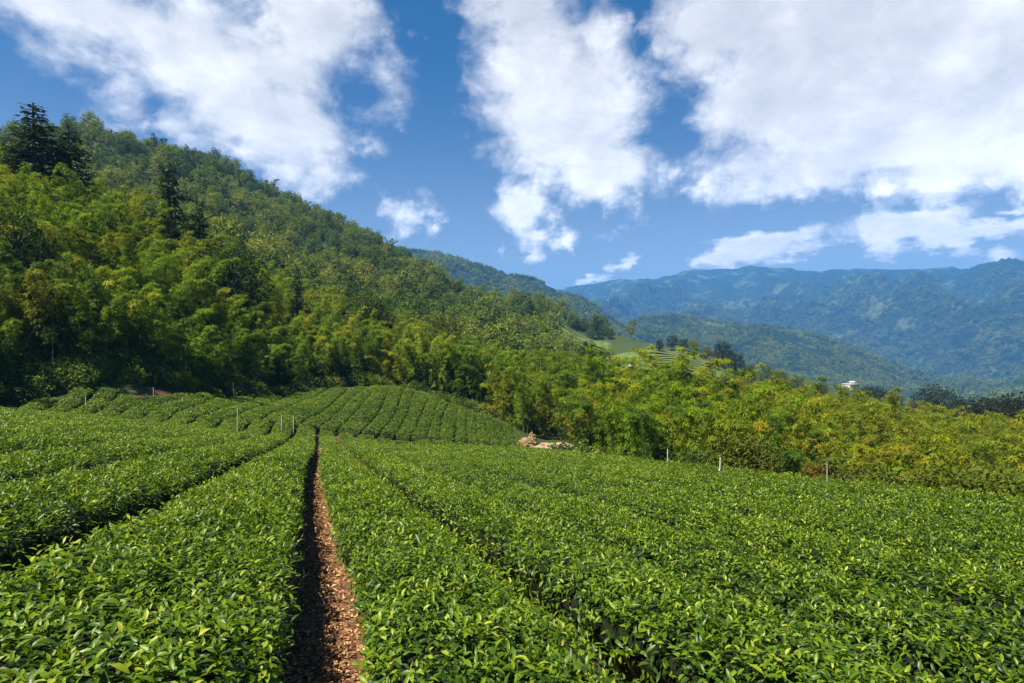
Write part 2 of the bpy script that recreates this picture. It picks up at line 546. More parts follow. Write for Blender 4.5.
def far_land(X, Y):
    r = np.hypot(X, Y)
    u = np.clip((UC + FPX * X / np.maximum(Y, 1.0) - FU[0]) / 8.0, 0, len(FU) - 1.001)
    k = np.clip((np.log(r) - FR[0]) / (FR[1] - FR[0]), 0, len(FR) - 1.001)
    i, j = u.astype(int), k.astype(int)
    a, b = u - i, k - j
    v = (FG[i, j] * (1 - a) + FG[i + 1, j] * a) * (1 - b) + (FG[i, j + 1] * (1 - a) + FG[i + 1, j + 1] * a) * b
    return -(v - VH) / FPX * Y

def far_ground(X, Y):
    r = np.hypot(X, Y)
    wx, wy = fbm(X / 900, Y / 900, 3, 61) * 260, fbm(X / 900, Y / 900, 3, 62) * 260
    spur = fbm((X + wx) / 1150, (Y + wy) / 1150, 6, 63, 0.44, True) - 0.75
    fine = fbm((X + wx) / 330, (Y + wy) / 330, 4, 64, 0.42, True) - 0.5
    amp = np.clip((r - 1500) / 3000, 0, 1)
    amp2 = np.clip((r - 850) / 500, 0, 1)
    return EYE + far_land(X, Y) + spur * (150 + 90 * sstep(r, 2400, 3300)) * amp * (1 - 0.7 * sstep(r, 3900, 5900)) + fine * (4 * amp2 + 42 * amp * (1 - 0.75 * sstep(r, 3900, 5600)))

def mountain_col(t):
    p = position(t)
    n = t.noise(p, 0.0055, 9.0, 0.65).outputs[0]
    f = t.noise(p, 0.03, 6.0, 0.6).outputs[0]
    wood = t.ramp(f, [(0.3, (0.008, 0.022, 0.012)), (0.7, (0.028, 0.054, 0.018))])
    open_ = t.ramp(f, [(0.3, (0.045, 0.075, 0.026)), (0.7, (0.15, 0.18, 0.075))])
    return t.mixc(t.math('MULTIPLY', t.step(n, 0.51, 0.63), 0.85), wood, open_)
M_MOUNTAIN = plain('mountain_side', mountain_col, 0.95, 0.1, bump=(0.045, 1.0, 26.0))
polar_sheet('mountains', far_ground, R(-30), R(52), 760, 860.0, 9000.0, 520, [M_MOUNTAIN])
v = [(-12400, -8400, -560), (12400, -8400, -560), (12400, 12400, -560), (-12400, 12400, -560)]
link('valley_floor', mesh_np('valley_floor', v, [[[0, 1, 2, 3]]], [M_MOUNTAIN]), kind='structure')

# ------------------------------------------------------------------ the air between
HAZE_DENSITY = 0.000155
mh, t = material('haze_air')
vol = t.n('ShaderNodeVolumePrincipled')
vol.inputs['Color'].default_value = (0.13, 0.43, 1.0, 1)
vol.inputs['Density'].default_value = HAZE_DENSITY
vol.inputs['Anisotropy'].default_value = 0.0
o_ = t.n('ShaderNodeOutputMaterial')
t.link(vol.outputs[0], o_.inputs['Volume'])
hx, z0 = 12500, -561.0
z1 = max(v.co.z for v in bpy.data.meshes['mountains'].vertices) + 15.0
print('haze top', z1)
hv = np.array([(x, y, z) for x in (-hx, hx) for y in (-8500, 12500) for z in (z0, z1)], float)
hq = np.array([[0, 1, 3, 2], [4, 6, 7, 5], [0, 4, 5, 1], [2, 3, 7, 6], [0, 2, 6, 4], [1, 5, 7, 3]])
link('haze', mesh_np('haze', hv, [hq], [mh], smooth=False), kind='stuff', label='thin blue haze filling the valley air', category='haze')

# ------------------------------------------------------------------ tea hedges
rng = np.random.default_rng(7)

def unit(v):
    return v / np.maximum(np.linalg.norm(v, axis=-1, keepdims=True), 1e-9)

def leaf_cloud(P, D, N, L, Wd, detail):
    """leaves at P, pointing along D, blade normal N, length L, width Wd -> verts, tris, quads, verts per leaf"""
    S = unit(np.cross(D, N))
    N = unit(np.cross(S, D))
    L, Wd = L[:, None], Wd[:, None]
    if detail == 0:
        def at(t, side, droop, fold):
            return P + D * L * t - N * L * droop + S * Wd * side + N * Wd * fold * abs(side) * 2
        V = np.stack([at(0.0, 0, 0, 0), at(.32, -.42, .03, .22), at(.32, 0, .03, 0), at(.32, .42, .03, .22),
                      at(.68, -.40, .12, .2), at(.68, 0, .12, 0), at(.68, .40, .12, .2), at(1.0, 0, .30, 0)], 1)
        q = np.array([[1, 2, 5, 4], [2, 3, 6, 5]])
        t = np.array([[0, 2, 1], [0, 3, 2], [4, 5, 7], [5, 6, 7]])
    else:
        def at(t, side, droop, fold):
            return P + D * L * t - N * L * droop + S * Wd * side + N * Wd * fold
        V = np.stack([at(0.0, 0, 0, 0), at(.48, -.5, .03, .18), at(1.0, 0, .16, 0), at(.48, .5, .03, .18)], 1)
        q = np.zeros((0, 4), int)
        t = np.array([[0, 2, 1], [0, 3, 2]])
    n, k = V.shape[0], V.shape[1]
    off = (np.arange(n) * k)[:, None, None]
    tris = (t[None] + off).reshape(-1, 3)
    quads = (q[None] + off).reshape(-1, 4) if len(q) else np.zeros((0, 4), int)
    return V.reshape(-1, 3), tris, quads, k

class Heap:
    """collects pieces of one mesh"""
    def __init__(self):
        self.v, self.t, self.q, self.tm, self.qm, self.a, self.n = [], [], [], [], [], [], 0
    def add(self, v, tris=None, quads=None, mat=0, tint=0.5):
        v = np.asarray(v, float)
        if tris is not None and len(tris):
            self.t.append(np.asarray(tris) + self.n); self.tm.append(np.full(len(tris), mat))
        if quads is not None and len(quads):
            self.q.append(np.asarray(quads) + self.n); self.qm.append(np.full(len(quads), mat))
        self.v.append(v)
        self.a.append(np.broadcast_to(np.asarray(tint, float), (len(v),)))
        self.n += len(v)
    def mesh(self, name, mats, smooth=True):
        fs, ms = [], []
        if self.t:
            fs.append(np.concatenate(self.t)); ms.append(np.concatenate(self.tm))
        if self.q:
            fs.append(np.concatenate(self.q)); ms.append(np.concatenate(self.qm))
        return mesh_np(name, np.concatenate(self.v), fs, mats, np.concatenate(ms), {'tint': np.concatenate(self.a)}, smooth)

PROFILE = np.array([(0.21, 0.02), (0.13, 0.28), (0.035, 0.50), (0.045, 0.65), (0.16, 0.725), (0.33, 0.755), (0.5, 0.765), (0.67, 0.755), (0.84, 0.725),
                    (0.955, 0.65), (0.965, 0.50), (0.87, 0.28), (0.79, 0.02)])
# ring bounds (m): shoots per square metre, leaves per shoot, leaf length, detail
RINGS = [(0, 5.5, 430, 4, 0.072, 0), (5.5, 13, 260, 4, 0.082, 1), (13, 28, 120, 4, 0.10, 1), (28, 50, 85, 4, 0.135, 1), (50, 140, 60, 4, 0.165, 1)]

def resample(P, n):
    d = np.r_[0, np.cumsum(np.linalg.norm(np.diff(P, axis=0), axis=1))]
    t = np.linspace(0, d[-1], n)
    return np.stack([np.interp(t, d, P[:, k]) for k in range(2)], 1)

def smooth_line(P, n):
    """dense rounded version of a polyline"""
    Q = resample(np.asarray(P, float), n)
    for _ in range(max(2, n // 8)):
        Q[1:-1] = (Q[:-2] + 2 * Q[1:-1] + Q[2:]) / 4
    return Q

def tea_hedge(Lp, Rp, label, group, gap=0.12, height=1.0, gap_r=None):
    """one clipped hedge between two lines on the ground"""
    length = max(np.linalg.norm(np.diff(Lp, axis=0), axis=1).sum(), np.linalg.norm(np.diff(Rp, axis=0), axis=1).sum())
    n = max(8, int(length / 0.35))
    Lp, Rp = resample(Lp, n), resample(Rp, n)
    wid = np.linalg.norm(Rp - Lp, axis=1, keepdims=True)
    across = (Rp - Lp) / wid
    Lp = Lp + across * gap
    Rp = Rp - across * (gap if gap_r is None else gap_r)
    # ragged sides and rounded ends
    wob = 0.06 * fbm(Lp[:, :1] / 0.9, Lp[:, 1:] / 0.9, 2, 11)
    Lp = Lp + across * wob
    Rp = Rp + across * 0.06 * fbm(Rp[:, :1] / 0.9, Rp[:, 1:] / 0.9, 2, 12)
    k = len(PROFILE)
    C, Zp = PROFILE[:, 0], PROFILE[:, 1] * height
    XY = Lp[:, None, :] * (1 - C)[None, :, None] + Rp[:, None, :] * C[None, :, None]
    gz = ground(XY[..., 0], XY[..., 1])
    endf = np.minimum(np.arange(n), np.arange(n)[::-1]) * (length / n)
    endf = np.sqrt(np.clip(endf / 0.6, 0.02, 1))[:, None]
    bumps = 0.045 * fbm(XY[..., 0] / 1.1, XY[..., 1] / 1.1, 3, 21)
    Z = gz + (Zp[None, :] + bumps * (Zp[None, :] > 0.5)) * (0.35 + 0.65 * endf)
    S = np.concatenate([XY, Z[..., None]], 2)                     # n, k, 3 outer skin
    # body a little inside the leaves
    inner = S.copy()
    mid = S.mean(axis=1, keepdims=True)
    inner[..., :2] += (mid[..., :2] - inner[..., :2]) * 0.05
    inner[..., 2] = gz + (inner[..., 2] - gz) * 0.85
    h = Heap()
    h.add(inner.reshape(-1, 3), None, grid_faces(n, k), 1, 0.3)
    h.add(inner[0], None, None); base = h.n - k
    h.t.append(np.array([[base, base + j + 1, base + j] for j in range(1, k - 1)])); h.tm.append(np.full(k - 2, 1))
    h.add(inner[-1], None, None); base = h.n - k
    h.t.append(np.array([[base, base + j, base + j + 1] for j in range(1, k - 1)])); h.tm.append(np.full(k - 2, 1))
    # leaves, patch by patch
    a, b, c, d = S[:-1, :-1], S[1:, :-1], S[1:, 1:], S[:-1, 1:]
    nrm = np.cross(b - a, d - a)
    area = np.linalg.norm(nrm, axis=2)
    nrm = -nrm / np.maximum(area[..., None], 1e-9)
    flip = (nrm * (a - mid[:-1])).sum(2) < 0
    nrm[flip] *= -1
    ctr = (a + b + c + d) / 4
    dist = np.hypot(ctr[..., 0], ctr[..., 1])
    bearing = np.abs(np.arctan2(ctr[..., 0], ctr[..., 1]))
    seen = (bearing < R(54)) | (dist < 4.5)
    upness = 0.45 + 0.55 * np.clip(nrm[..., 2], 0, 1)
    low = np.ones(k - 1)
    low[:] = [0.35, 0.6, 0.9, 1.0] + [1] * (k - 9) + [1.0, 0.9, 0.6, 0.35]
    for (r0, r1, dens, per, ll, det) in RINGS:
        sel = seen & (dist >= r0) & (dist < r1)
        lam = np.where(sel, area * dens * upness * low[None, :], 0)
        cnt = rng.poisson(lam).ravel()
        m = int(cnt.sum())
        if not m:
            continue
        idx = np.repeat(np.arange(cnt.size), cnt)
        A, B, Cc, Dd = (z.reshape(-1, 3)[idx] for z in (a, b, c, d))
        u, v = rng.random((m, 1)), rng.random((m, 1))
        P = (A * (1 - u) + B * u) * (1 - v) + (Dd * (1 - u) + Cc * u) * v
        Nn = nrm.reshape(-1, 3)[idx]
        clump = fbm(P[:, 0] / 0.42, P[:, 1] / 0.42, 3, 31)
        axis = unit(Nn * 0.55 + np.array([0, 0, 0.75]) + rng.normal(0, 0.28, (m, 3)))
        P = P + Nn * (rng.normal(-0.012, 0.034, (m, 1)) + 0.042 * clump[:, None]) 
        young = np.clip(rng.normal(0.45, 0.22, m) + 0.22 * clump, 0, 1)
        az0 = rng.random(m) * 2 * np.pi
        ref = unit(np.cross(axis, np.array([0.31, 0.95, 0.07])))
        ref2 = np.cross(axis, ref)
        PP, DD, NN, LL, TT = [], [], [], [], []
        for j in range(per):
            f = j / max(per - 1, 1)                         # 0 lowest, oldest leaf; 1 bud leaf
            ang = az0 + j * 2.4 + rng.normal(0, 0.3, m)
            el = R(-8) + f * R(58) + rng.normal(0, 0.28, m)
            rad = ref * np.cos(ang)[:, None] + ref2 * np.sin(ang)[:, None]
            D = rad * np.cos(el)[:, None] + axis * np.sin(el)[:, None]
            Nl = axis * np.cos(el)[:, None] - rad * np.sin(el)[:, None] + rng.normal(0, 0.25, (m, 3))
            PP.append(P + axis * (0.02 * j - 0.03)); DD.append(unit(D)); NN.append(unit(Nl))
            LL.append(ll * (1.08 - 0.42 * f) * rng.uniform(0.75, 1.25, m))
            TT.append(np.clip(0.02 + 0.62 * f * young + 0.36 * young + rng.normal(0, 0.13, m), 0, 1))
        PP, DD, NN, LL, TT = map(np.concatenate, (PP, DD, NN, LL, TT))
        V, tr, qd, kk = leaf_cloud(PP, DD, NN, LL, LL * rng.uniform(0.32, 0.46, len(LL)), det)
        h.add(V, tr, qd, 0, np.repeat(TT, kk))
    o = link('tea_hedge', h.mesh('tea_hedge', [M_TEA, M_TEAWOOD]), label=label, category='tea hedge', group=group)
    return o

def along(l, s0, s1, n=40):
    s = np.linspace(s0, s1, n)
    bend = 0.13 * np.sin(s / 5.0 + 1.0) * np.exp(-s / 40.0) if abs(l) < 0.6 else 0.07 * np.sin(s / 7.0 + l)
    return (AX[None, :] * s[:, None] + BX[None, :] * (l + bend)[:, None] if np.ndim(bend) else AX * s[:, None] + BX * l)

NTH = ['first', 'second', 'third', 'fourth', 'fifth', 'sixth', 'seventh', 'eighth', 'ninth', 'tenth', 'eleventh', 'twelfth', 'thirteenth', 'fourteenth',
       'fifteenth', 'sixteenth', 'seventeenth', 'eighteenth', 'nineteenth', 'twentieth', 'twenty-first', 'twenty-second', 'twenty-third', 'twenty-fourth',
       'twenty-fifth', 'twenty-sixth', 'twenty-seventh', 'twenty-eighth', 'twenty-ninth', 'thirtieth', 'thirty-first', 'thirty-second', 'thirty-third',
       'thirty-fourth', 'thirty-fifth', 'thirty-sixth', 'thirty-seventh', 'thirty-eighth', 'thirty-ninth', 'fortieth']
SPACING = 1.8
PATH_L = -0.14
G_FIELD = 'tea hedges of the near field'
# rows right of the path
for i in range(9):
    l0, l1 = PATH_L + i * SPACING, PATH_L + (i + 1) * SPACING
    lab = ('wide clipped tea hedge bordering the brown path on its right side' if i == 0 else
           'clipped tea hedge at the outer edge of the field next to the bamboo slope' if i == 8 else
           f'{NTH[i]} clipped tea hedge to the right of the brown path')
    far = 59.3 - 0.38 * i
    tea_hedge(along(l0, -3.0, far), along(l1, -3.0, far), lab, G_FIELD, gap=[0.25, 0.22, 0.18, 0.17][i] if i < 4 else 0.14, gap_r=[0.23, 0.18, 0.17, 0.15][i] if i < 4 else 0.14)
# rows left of the path
for i in range(12):
    l0, l1 = PATH_L - (i + 1) * SPACING, PATH_L - i * SPACING
    lab = ('wide clipped tea hedge bordering the brown path on its left side' if i == 0 else
           'clipped tea hedge at the foot of the dark forest, outermost on that side' if i == 11 else
           f'{NTH[i]} clipped tea hedge to the left of the brown path')
    far = [58.2, 56.2, 54.2, 52.8, 52.6, 53.0, 53.6, 55.2, 57.5, 58.5, 58.0, 56.0][i]
    tea_hedge(along(l0, -3.0, far), along(l1, -3.0, far), lab, G_FIELD, gap=[0.18, 0.15, 0.14][i] if i < 3 else 0.135, gap_r=[0.13, 0.20, 0.16][i] if i < 3 else 0.14)

# rows of the knoll: the gaps between them, traced on the photograph and laid on the ground
def on_ground(line):
    return np.array([canopy_hit(u, v) for (u, v) in line])
GAPS = [
    [(64, 409), (100, 403), (136, 398)],
    [(118, 404), (150, 399), (168, 395)],
    [(136, 410), (175, 400), (198, 393)],
    [(168, 414), (200, 404), (228, 393)],
    [(203, 417), (225, 406), (262, 391)],
    [(229, 419), (247, 409), (285, 394), (305, 388)],
    [(257, 421), (270, 412), (298, 401), (330, 387)],
    [(299, 425), (304, 418), (325, 409), (350, 387)],
    [(317, 426), (332, 416), (350, 399), (369, 385.5)],
    [(336, 429), (355, 411), (384, 385.5)],
    [(360, 431), (380, 410), (397, 386)],
    [(378, 432), (396, 412), (410, 388)],
    [(394, 434), (408, 412), (420, 391)],
    [(410, 436), (421, 414), (430, 395)],
    [(425, 437), (433, 418), (439.5, 398)],
    [(439, 438), (440, 420), (449.5, 402)],
    [(454, 440), (456, 422), (458.5, 405)],
    [(467, 441), (466, 424), (467, 408)],
    [(480, 442), (476, 426), (475.5, 411)],
    [(491, 443), (486, 429), (484, 414)],
    [(502, 444), (495, 431), (492, 417)],
    [(511, 445), (505, 433), (500, 420)],
    [(519, 446), (513, 436), (508, 424)],
    [(526, 447), (520, 439), (515, 428)],
]
lines = [smooth_line(on_ground(g), 24) for g in GAPS]
nk = len(lines) - 1
for i in range(nk):
    if i == nk - 1:
        lab = 'short tea hedge at the end of the knoll beside the earth bank'
    elif i == 0:
        lab = 'short tea hedge of the knoll below the forest and stone wall'
    else:
        lab = f'{NTH[nk - 1 - i]} curved tea hedge on the knoll counting back from the earth bank'
    tea_hedge(lines[i], lines[i + 1], lab, 'tea hedges on the far knoll', gap=0.06 if i > 6 else 0.085)

# ------------------------------------------------------------------ the path and its litter
def strip(name, c_line, half, lift, mats, kind):
    n = len(c_line)
    tn = np.gradient(c_line, axis=0)
    tn /= np.linalg.norm(tn, axis=1, keepdims=True)
    sd = np.stack([tn[:, 1], -tn[:, 0]], 1)
    offs = np.linspace(-half, half, 7)
    XY = c_line[:, None, :] + sd[:, None, :] * offs[None, :, None]
    Z = ground(XY[..., 0], XY[..., 1]) + lift + 0.012 * fbm(XY[..., 0] / 0.25, XY[..., 1] / 0.25, 3, 41)
    me = mesh_np(name, np.concatenate([XY, Z[..., None]], 2).reshape(-1, 3), [grid_faces(n, 7)[:, ::-1]], mats)
    return link(name, me, kind=kind)
path_line = along(PATH_L, -3.0, 57.0, 400)
strip('path', path_line, 0.55, 0.03, [M_SOIL], 'structure')

M_CHIP = plain('dead_leaf', lambda t: t.ramp(attr(t, 'tint'), [(0.0, (0.075, 0.036, 0.016)), (0.35, (0.22, 0.108, 0.040)), (0.7, (0.42, 0.225, 0.090)), (1.0, (0.62, 0.43, 0.22))]), 0.75, 0.25)
hp = Heap()
for (s0, s1, dens, ll) in [(-1, 6, 1500, 0.036), (6, 15, 700, 0.048), (15, 50, 160, 0.085)]:
    m = int((s1 - s0) * 0.8 * dens)
    s = rng.uniform(s0, s1, m)
    k = np.clip(((s + 3.0) / 60.0 * 399).astype(int), 0, 399)
    XY = path_line[k] + BX[None, :] * np.clip(rng.normal(-0.02, 0.24, m), -.46, .46)[:, None] + AX[None, :] * rng.uniform(-.07, .07, m)[:, None]
    Z = ground(XY[:, 0], XY[:, 1]) + 0.045 + rng.random(m) * 0.02
    P = np.c_[XY, Z]
    D = unit(np.c_[rng.normal(0, 1, (m, 2)), rng.normal(0, 0.25, m)])
    N = unit(np.c_[rng.normal(0, 0.4, (m, 2)), np.ones(m)])
    L = ll * rng.uniform(0.5, 1.5, m)
    V, tr, qd, kk = leaf_cloud(P, D, N, L, L * rng.uniform(0.3, 0.6, m), 1)
    hp.add(V, tr, None, 0, np.repeat(np.clip(rng.normal(0.5, 0.25, m), 0, 1), kk))
link('leaf_litter', hp.mesh('leaf_litter', [M_CHIP]), kind='stuff', label='brown dead leaves covering the path', category='leaf litter')

# ------------------------------------------------------------------ trees
def obj_col(t):
    return t.n('ShaderNodeObjectInfo').outputs['Color']

def crown_col(t):
    """the tree's own hue, lighter and darker by leaf tint, which in bamboo also holds painted shading"""
    f = attr(t, 'tint')
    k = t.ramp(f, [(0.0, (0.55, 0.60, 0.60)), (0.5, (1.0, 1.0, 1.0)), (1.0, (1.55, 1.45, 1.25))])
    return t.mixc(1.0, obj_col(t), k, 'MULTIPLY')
M_CROWN = leaf_material('tree_leaf', crown_col, 0.6, 0.36, 0.12, (1.25, 1.2, 0.4))
M_NEEDLE = leaf_material('needles', crown_col, 0.6, 0.12, 0.2)

def wood_col(t):
    return t.ramp(t.noise(position(t), 5.0, 6.0).outputs[0], [(0.3, (0.035, 0.028, 0.020)), (0.7, (0.10, 0.085, 0.065))])
M_WOOD = plain('bark', wood_col, 0.9)
M_CULM = plain('bamboo_culm', lambda t: t.ramp(t.noise(position(t), 1.2, 5.0).outputs[0], [(0.3, (0.035, 0.060, 0.012)), (0.7, (0.14, 0.15, 0.04))]), 0.5, 0.4)

def mass_col(stops, scale=0.02, east=0.0):
    """hue of each tree of a far wood"""
    def f(t):
        rnd = t.n('ShaderNodeObjectInfo').outputs['Random']
        drift = t.noise(position(t), scale, 4.0).outputs[0]
        x = t.math('ADD', t.math('MULTIPLY', rnd, 0.55), t.math('SUBTRACT', t.math('MULTIPLY', drift, 1.5), 0.5))
        if east:
            sx = t.n('ShaderNodeSeparateXYZ')
            t.link(position(t), sx.inputs[0])
            x = t.math('ADD', x, t.math('MULTIPLY', t.step(sx.outputs[0], 0.0, 60.0), east))
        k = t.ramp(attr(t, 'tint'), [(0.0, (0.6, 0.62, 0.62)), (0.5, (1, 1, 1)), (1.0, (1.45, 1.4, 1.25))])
        return t.mixc(1.0, t.ramp(x, stops), k, 'MULTIPLY')
    return f
BAMBOO_STOPS = [(0.0, (0.055, 0.11, 0.010)), (0.3, (0.105, 0.175, 0.012)), (0.6, (0.165, 0.215, 0.013)), (0.85, (0.195, 0.212, 0.013)), (1.0, (0.215, 0.202, 0.014))]
M_GROVE = leaf_material('grove_leaf', mass_col(BAMBOO_STOPS, 0.05, 0.22), 0.6, 0.36, 0.12, (1.25, 1.2, 0.4))
WOOD_STOPS = [(0.0, (0.022, 0.050, 0.014)), (0.3, (0.055, 0.100, 0.016)), (0.5, (0.110, 0.170, 0.022)), (0.75, (0.18, 0.225, 0.028)), (1.0, (0.235, 0.235, 0.030))]
M_HILLWOOD = leaf_material('hill_leaf', mass_col(WOOD_STOPS, 0.012), 0.6, 0.35, 0.2)

def tube(path, radii, sides=6):
    path = np.asarray(path, float)
    n = len(path)
    tn = unit(np.gradient(path, axis=0))
    ref = np.where(np.abs(tn[:, 2:3]) > 0.9, np.array([[1.0, 0, 0]]), np.array([[0, 0, 1.0]]))
    a = unit(np.cross(tn, ref)); b = np.cross(tn, a)
    th = np.arange(sides) / sides * 2 * np.pi
    V = path[:, None, :] + (a[:, None, :] * np.cos(th)[None, :, None] + b[:, None, :] * np.sin(th)[None, :, None]) * np.asarray(radii)[:, None, None]
    i = np.arange(n - 1)[:, None] * sides
    j = np.arange(sides)[None, :]
    jn = (j + 1) % sides
    q = np.stack([i + j, i + sides + j, i + sides + jn, i + jn], -1).reshape(-1, 4)
    return V.reshape(-1, 3), q

def bamboo_shapes(seed, height, n_culm, spread, leaf, per=9, nodes=24, size=1.0):
    """a clump of arching bamboo -> list of culm meshes data, crown heap"""
    r = np.random.default_rng(seed)
    culms, crown = [], Heap()
    for c in range(n_culm):
        az = c / n_culm * 2 * np.pi + r.uniform(-.5, .5)
        b = np.array([math.cos(az), math.sin(az), 0]) * r.uniform(0.15, 1.0) * spread * 0.4
        out = np.array([math.cos(az + r.uniform(-.4, .4)), math.sin(az + r.uniform(-.4, .4)), 0])
        H = height * r.uniform(0.66, 1.12)
        t = np.linspace(0, 1, 26)
        th0 = r.uniform(0.02, 0.12)
        th1 = r.uniform(0.6, 1.8)
        th = th0 + th1 * t ** 3.0
        step = H * 1.06 / 25
        pts_ = b + np.cumsum(np.stack([out * math.sin(a) * step + np.array([0, 0, math.cos(a) * step]) for a in th]), 0)
        pts_ = np.concatenate([[b], pts_])
        rad = np.linspace(0.045, 0.006, len(pts_)) * size
        culms.append(tube(pts_, rad, 5))
        # tufts at the nodes: a few side branches each, hung with leaves that droop along them
        tt = np.linspace(0.30, 1.0, nodes) + r.normal(0, 0.008, nodes)
        for q in tt:
            q = min(q, 1.0)
            base = pts_[min(int(q * (len(pts_) - 1)), len(pts_) - 1)]
            tuft = r.normal(0.40, 0.20) + 0.22 * (q - 0.6)  # upper tufts paler: light from above put into the leaf tint
            big = r.uniform(0.6, 1.25)
            a0 = r.uniform(0, 2 * np.pi)
            for b_ in range(4):
                a2 = a0 + b_ * 1.6 + r.normal(0, 0.3)
                bl = (0.25 + 0.95 * max(0.0, 1 - q) ** 0.7) * big * size * height / 8.5
                bd = unit(np.array([math.cos(a2), math.sin(a2), r.uniform(0.15, 0.9)]) + out * 0.5 * q)
                m = per
                f = np.sqrt(r.uniform(0.05, 1.0, m))[:, None]
                down = np.array([0, 0, 1.0])
                P = base + bd * bl * f - down * (0.42 * bl * f ** 2.2)
                P = P + r.normal(0, 0.085, (m, 3)) * size
                dirn = unit(bd - down * 0.9 * f)
                side = unit(np.cross(bd, down)) * np.where(r.random(m) < 0.5, -1, 1)[:, None]
                D = unit(dirn * 0.8 + side * 0.55 + r.normal(0, 0.22, (m, 3)) - down * 0.25)
                N = unit(down * 0.9 + bd * 0.3 + r.normal(0, 0.28, (m, 3)))
                L = leaf * r.uniform(0.7, 1.3, m)
                V, tr, qd, kk = leaf_cloud(P, D, N, L, L * 0.22, 1)
                tint = np.clip(tuft + 0.16 * (f[:, 0] - 0.6) + r.normal(0, 0.08, m), 0, 1)  # tips paler, inner leaves darker: shade inside the crown painted into the tint
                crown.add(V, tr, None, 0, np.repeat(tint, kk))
    return culms, crown

def broadleaf_shapes(seed, height, radius, clumps, per, leaf, trunk_h=0.35, flat=1.0):
    r = np.random.default_rng(seed)
    wood, crown = Heap(), Heap()
    t = np.linspace(0, 1, 9)
    lean = r.normal(0, 0.05, 2)
    trunk = np.stack([lean[0] * t * height + 0.08 * np.sin(t * 5), lean[1] * t * height, t * height * 0.8], 1)
    V, q = tube(trunk, np.linspace(0.035, 0.008, 9) * height * 0.9, 7)
    wood.add(V, None, q)
    for k in range(clumps):
        a = k * 2.4 + r.normal(0, 0.3)
        f = (k + 0.5) / clumps
        zc = height * (trunk_h + (1 - trunk_h) * f * r.uniform(0.92, 1.04))
        prof = math.sqrt(max(0.05, 1 - ((f - 0.42) / 0.62) ** 2))
        rc = radius * prof * r.uniform(0.55, 1.0)
        c = np.array([math.cos(a) * rc + lean[0] * zc, math.sin(a) * rc + lean[1] * zc, zc - 0.12 * rc])
        s = trunk[min(8, int((0.25 + 0.6 * f) * 8))]
        mid = (s + c) / 2 + np.array([0, 0, -0.06 * height * (1 - f)])
        V, q = tube(np.stack([s, mid, c]), np.array([0.011, 0.007, 0.003]) * height, 5)
        wood.add(V, None, q)
        cr = radius * r.uniform(0.26, 0.46)
        d = unit(r.normal(0, 1, (per, 3)))
        rr = cr * r.uniform(0.55, 1.05, (per, 1))
        P = c + d * rr * np.array([1, 1, 0.62 * flat])
        D = unit(d * 0.6 + r.normal(0, 0.7, (per, 3)) + np.array([0, 0, -0.15]))
        N = unit(d * 0.7 + np.array([0, 0, 0.7]) + r.normal(0, 0.35, (per, 3)))
        L = leaf * r.uniform(0.7, 1.3, per)
        V, tr, qd, kk = leaf_cloud(P, D, N, L, L * 0.55, 1)
        crown.add(V, tr, None, 0, np.repeat(np.clip(r.normal(0.45, 0.15) + r.normal(0, 0.14, per), 0, 1), kk))
    return wood, crown

def conifer_shapes(seed, height, radius, tiers=20, per_branch=34, leaf=0.42):
    r = np.random.default_rng(seed)
    wood, crown = Heap(), Heap()
    t = np.linspace(0, 1, 8)
    V, q = tube(np.stack([0.06 * np.sin(t * 4), 0.05 * np.cos(t * 3), t * height], 1), np.linspace(0.026, 0.004, 8) * height, 7)
    wood.add(V, None, q)
    for k in range(tiers):
        f = (k + 0.5) / tiers
        z = height * (0.16 + 0.84 * f)
        reach = radius * ((1 - f) ** 0.8 * 0.95 + 0.06) * r.uniform(0.5, 1.3)
        for b in range(6):
            if r.random() < 0.22:
                continue
            a = k * 1.1 + b * 2 * np.pi / 6 + r.normal(0, 0.2)
            ln = reach * r.uniform(0.5, 1.25)
            d = np.array([math.cos(a), math.sin(a), 0.12])
            g = np.linspace(0, 1, 5)[:, None]
            br = np.array([0, 0, z]) + d * ln * g - np.array([0, 0, 1]) * 0.22 * ln * g ** 2 + np.array([0, 0, 1]) * 0.16 * ln * g ** 5
            V, q = tube(br, np.linspace(0.012, 0.003, 5) * height * 0.6, 4)
            wood.add(V, None, q)
            m = max(6, int(per_branch * ln / radius))
            gf = r.uniform(0.15, 1.0, m)
            P = np.stack([np.interp(gf, g[:, 0], br[:, j]) for j in range(3)], 1)
            sidev = np.array([-math.sin(a), math.cos(a), 0])
            off = r.normal(0, 0.16, m) * ln * (1.15 - gf)
            P = P + sidev * off[:, None] + r.normal(0, 0.05, (m, 3)) * radius
            D = unit(d * 0.8 + sidev * np.sign(off)[:, None] * 0.6 + r.normal(0, 0.3, (m, 3)) + np.array([0, 0, -0.15]))
            N = unit(np.array([0, 0, 1.0]) + r.normal(0, 0.35, (m, 3)))
            L = leaf * r.uniform(0.7, 1.3, m)
            V, tr, qd, kk = leaf_cloud(P, D, N, L, L * 0.42, 1)
            crown.add(V, tr, None, 0, np.repeat(np.clip(r.normal(0.4, 0.17, m), 0, 1), kk))
    return wood, crown

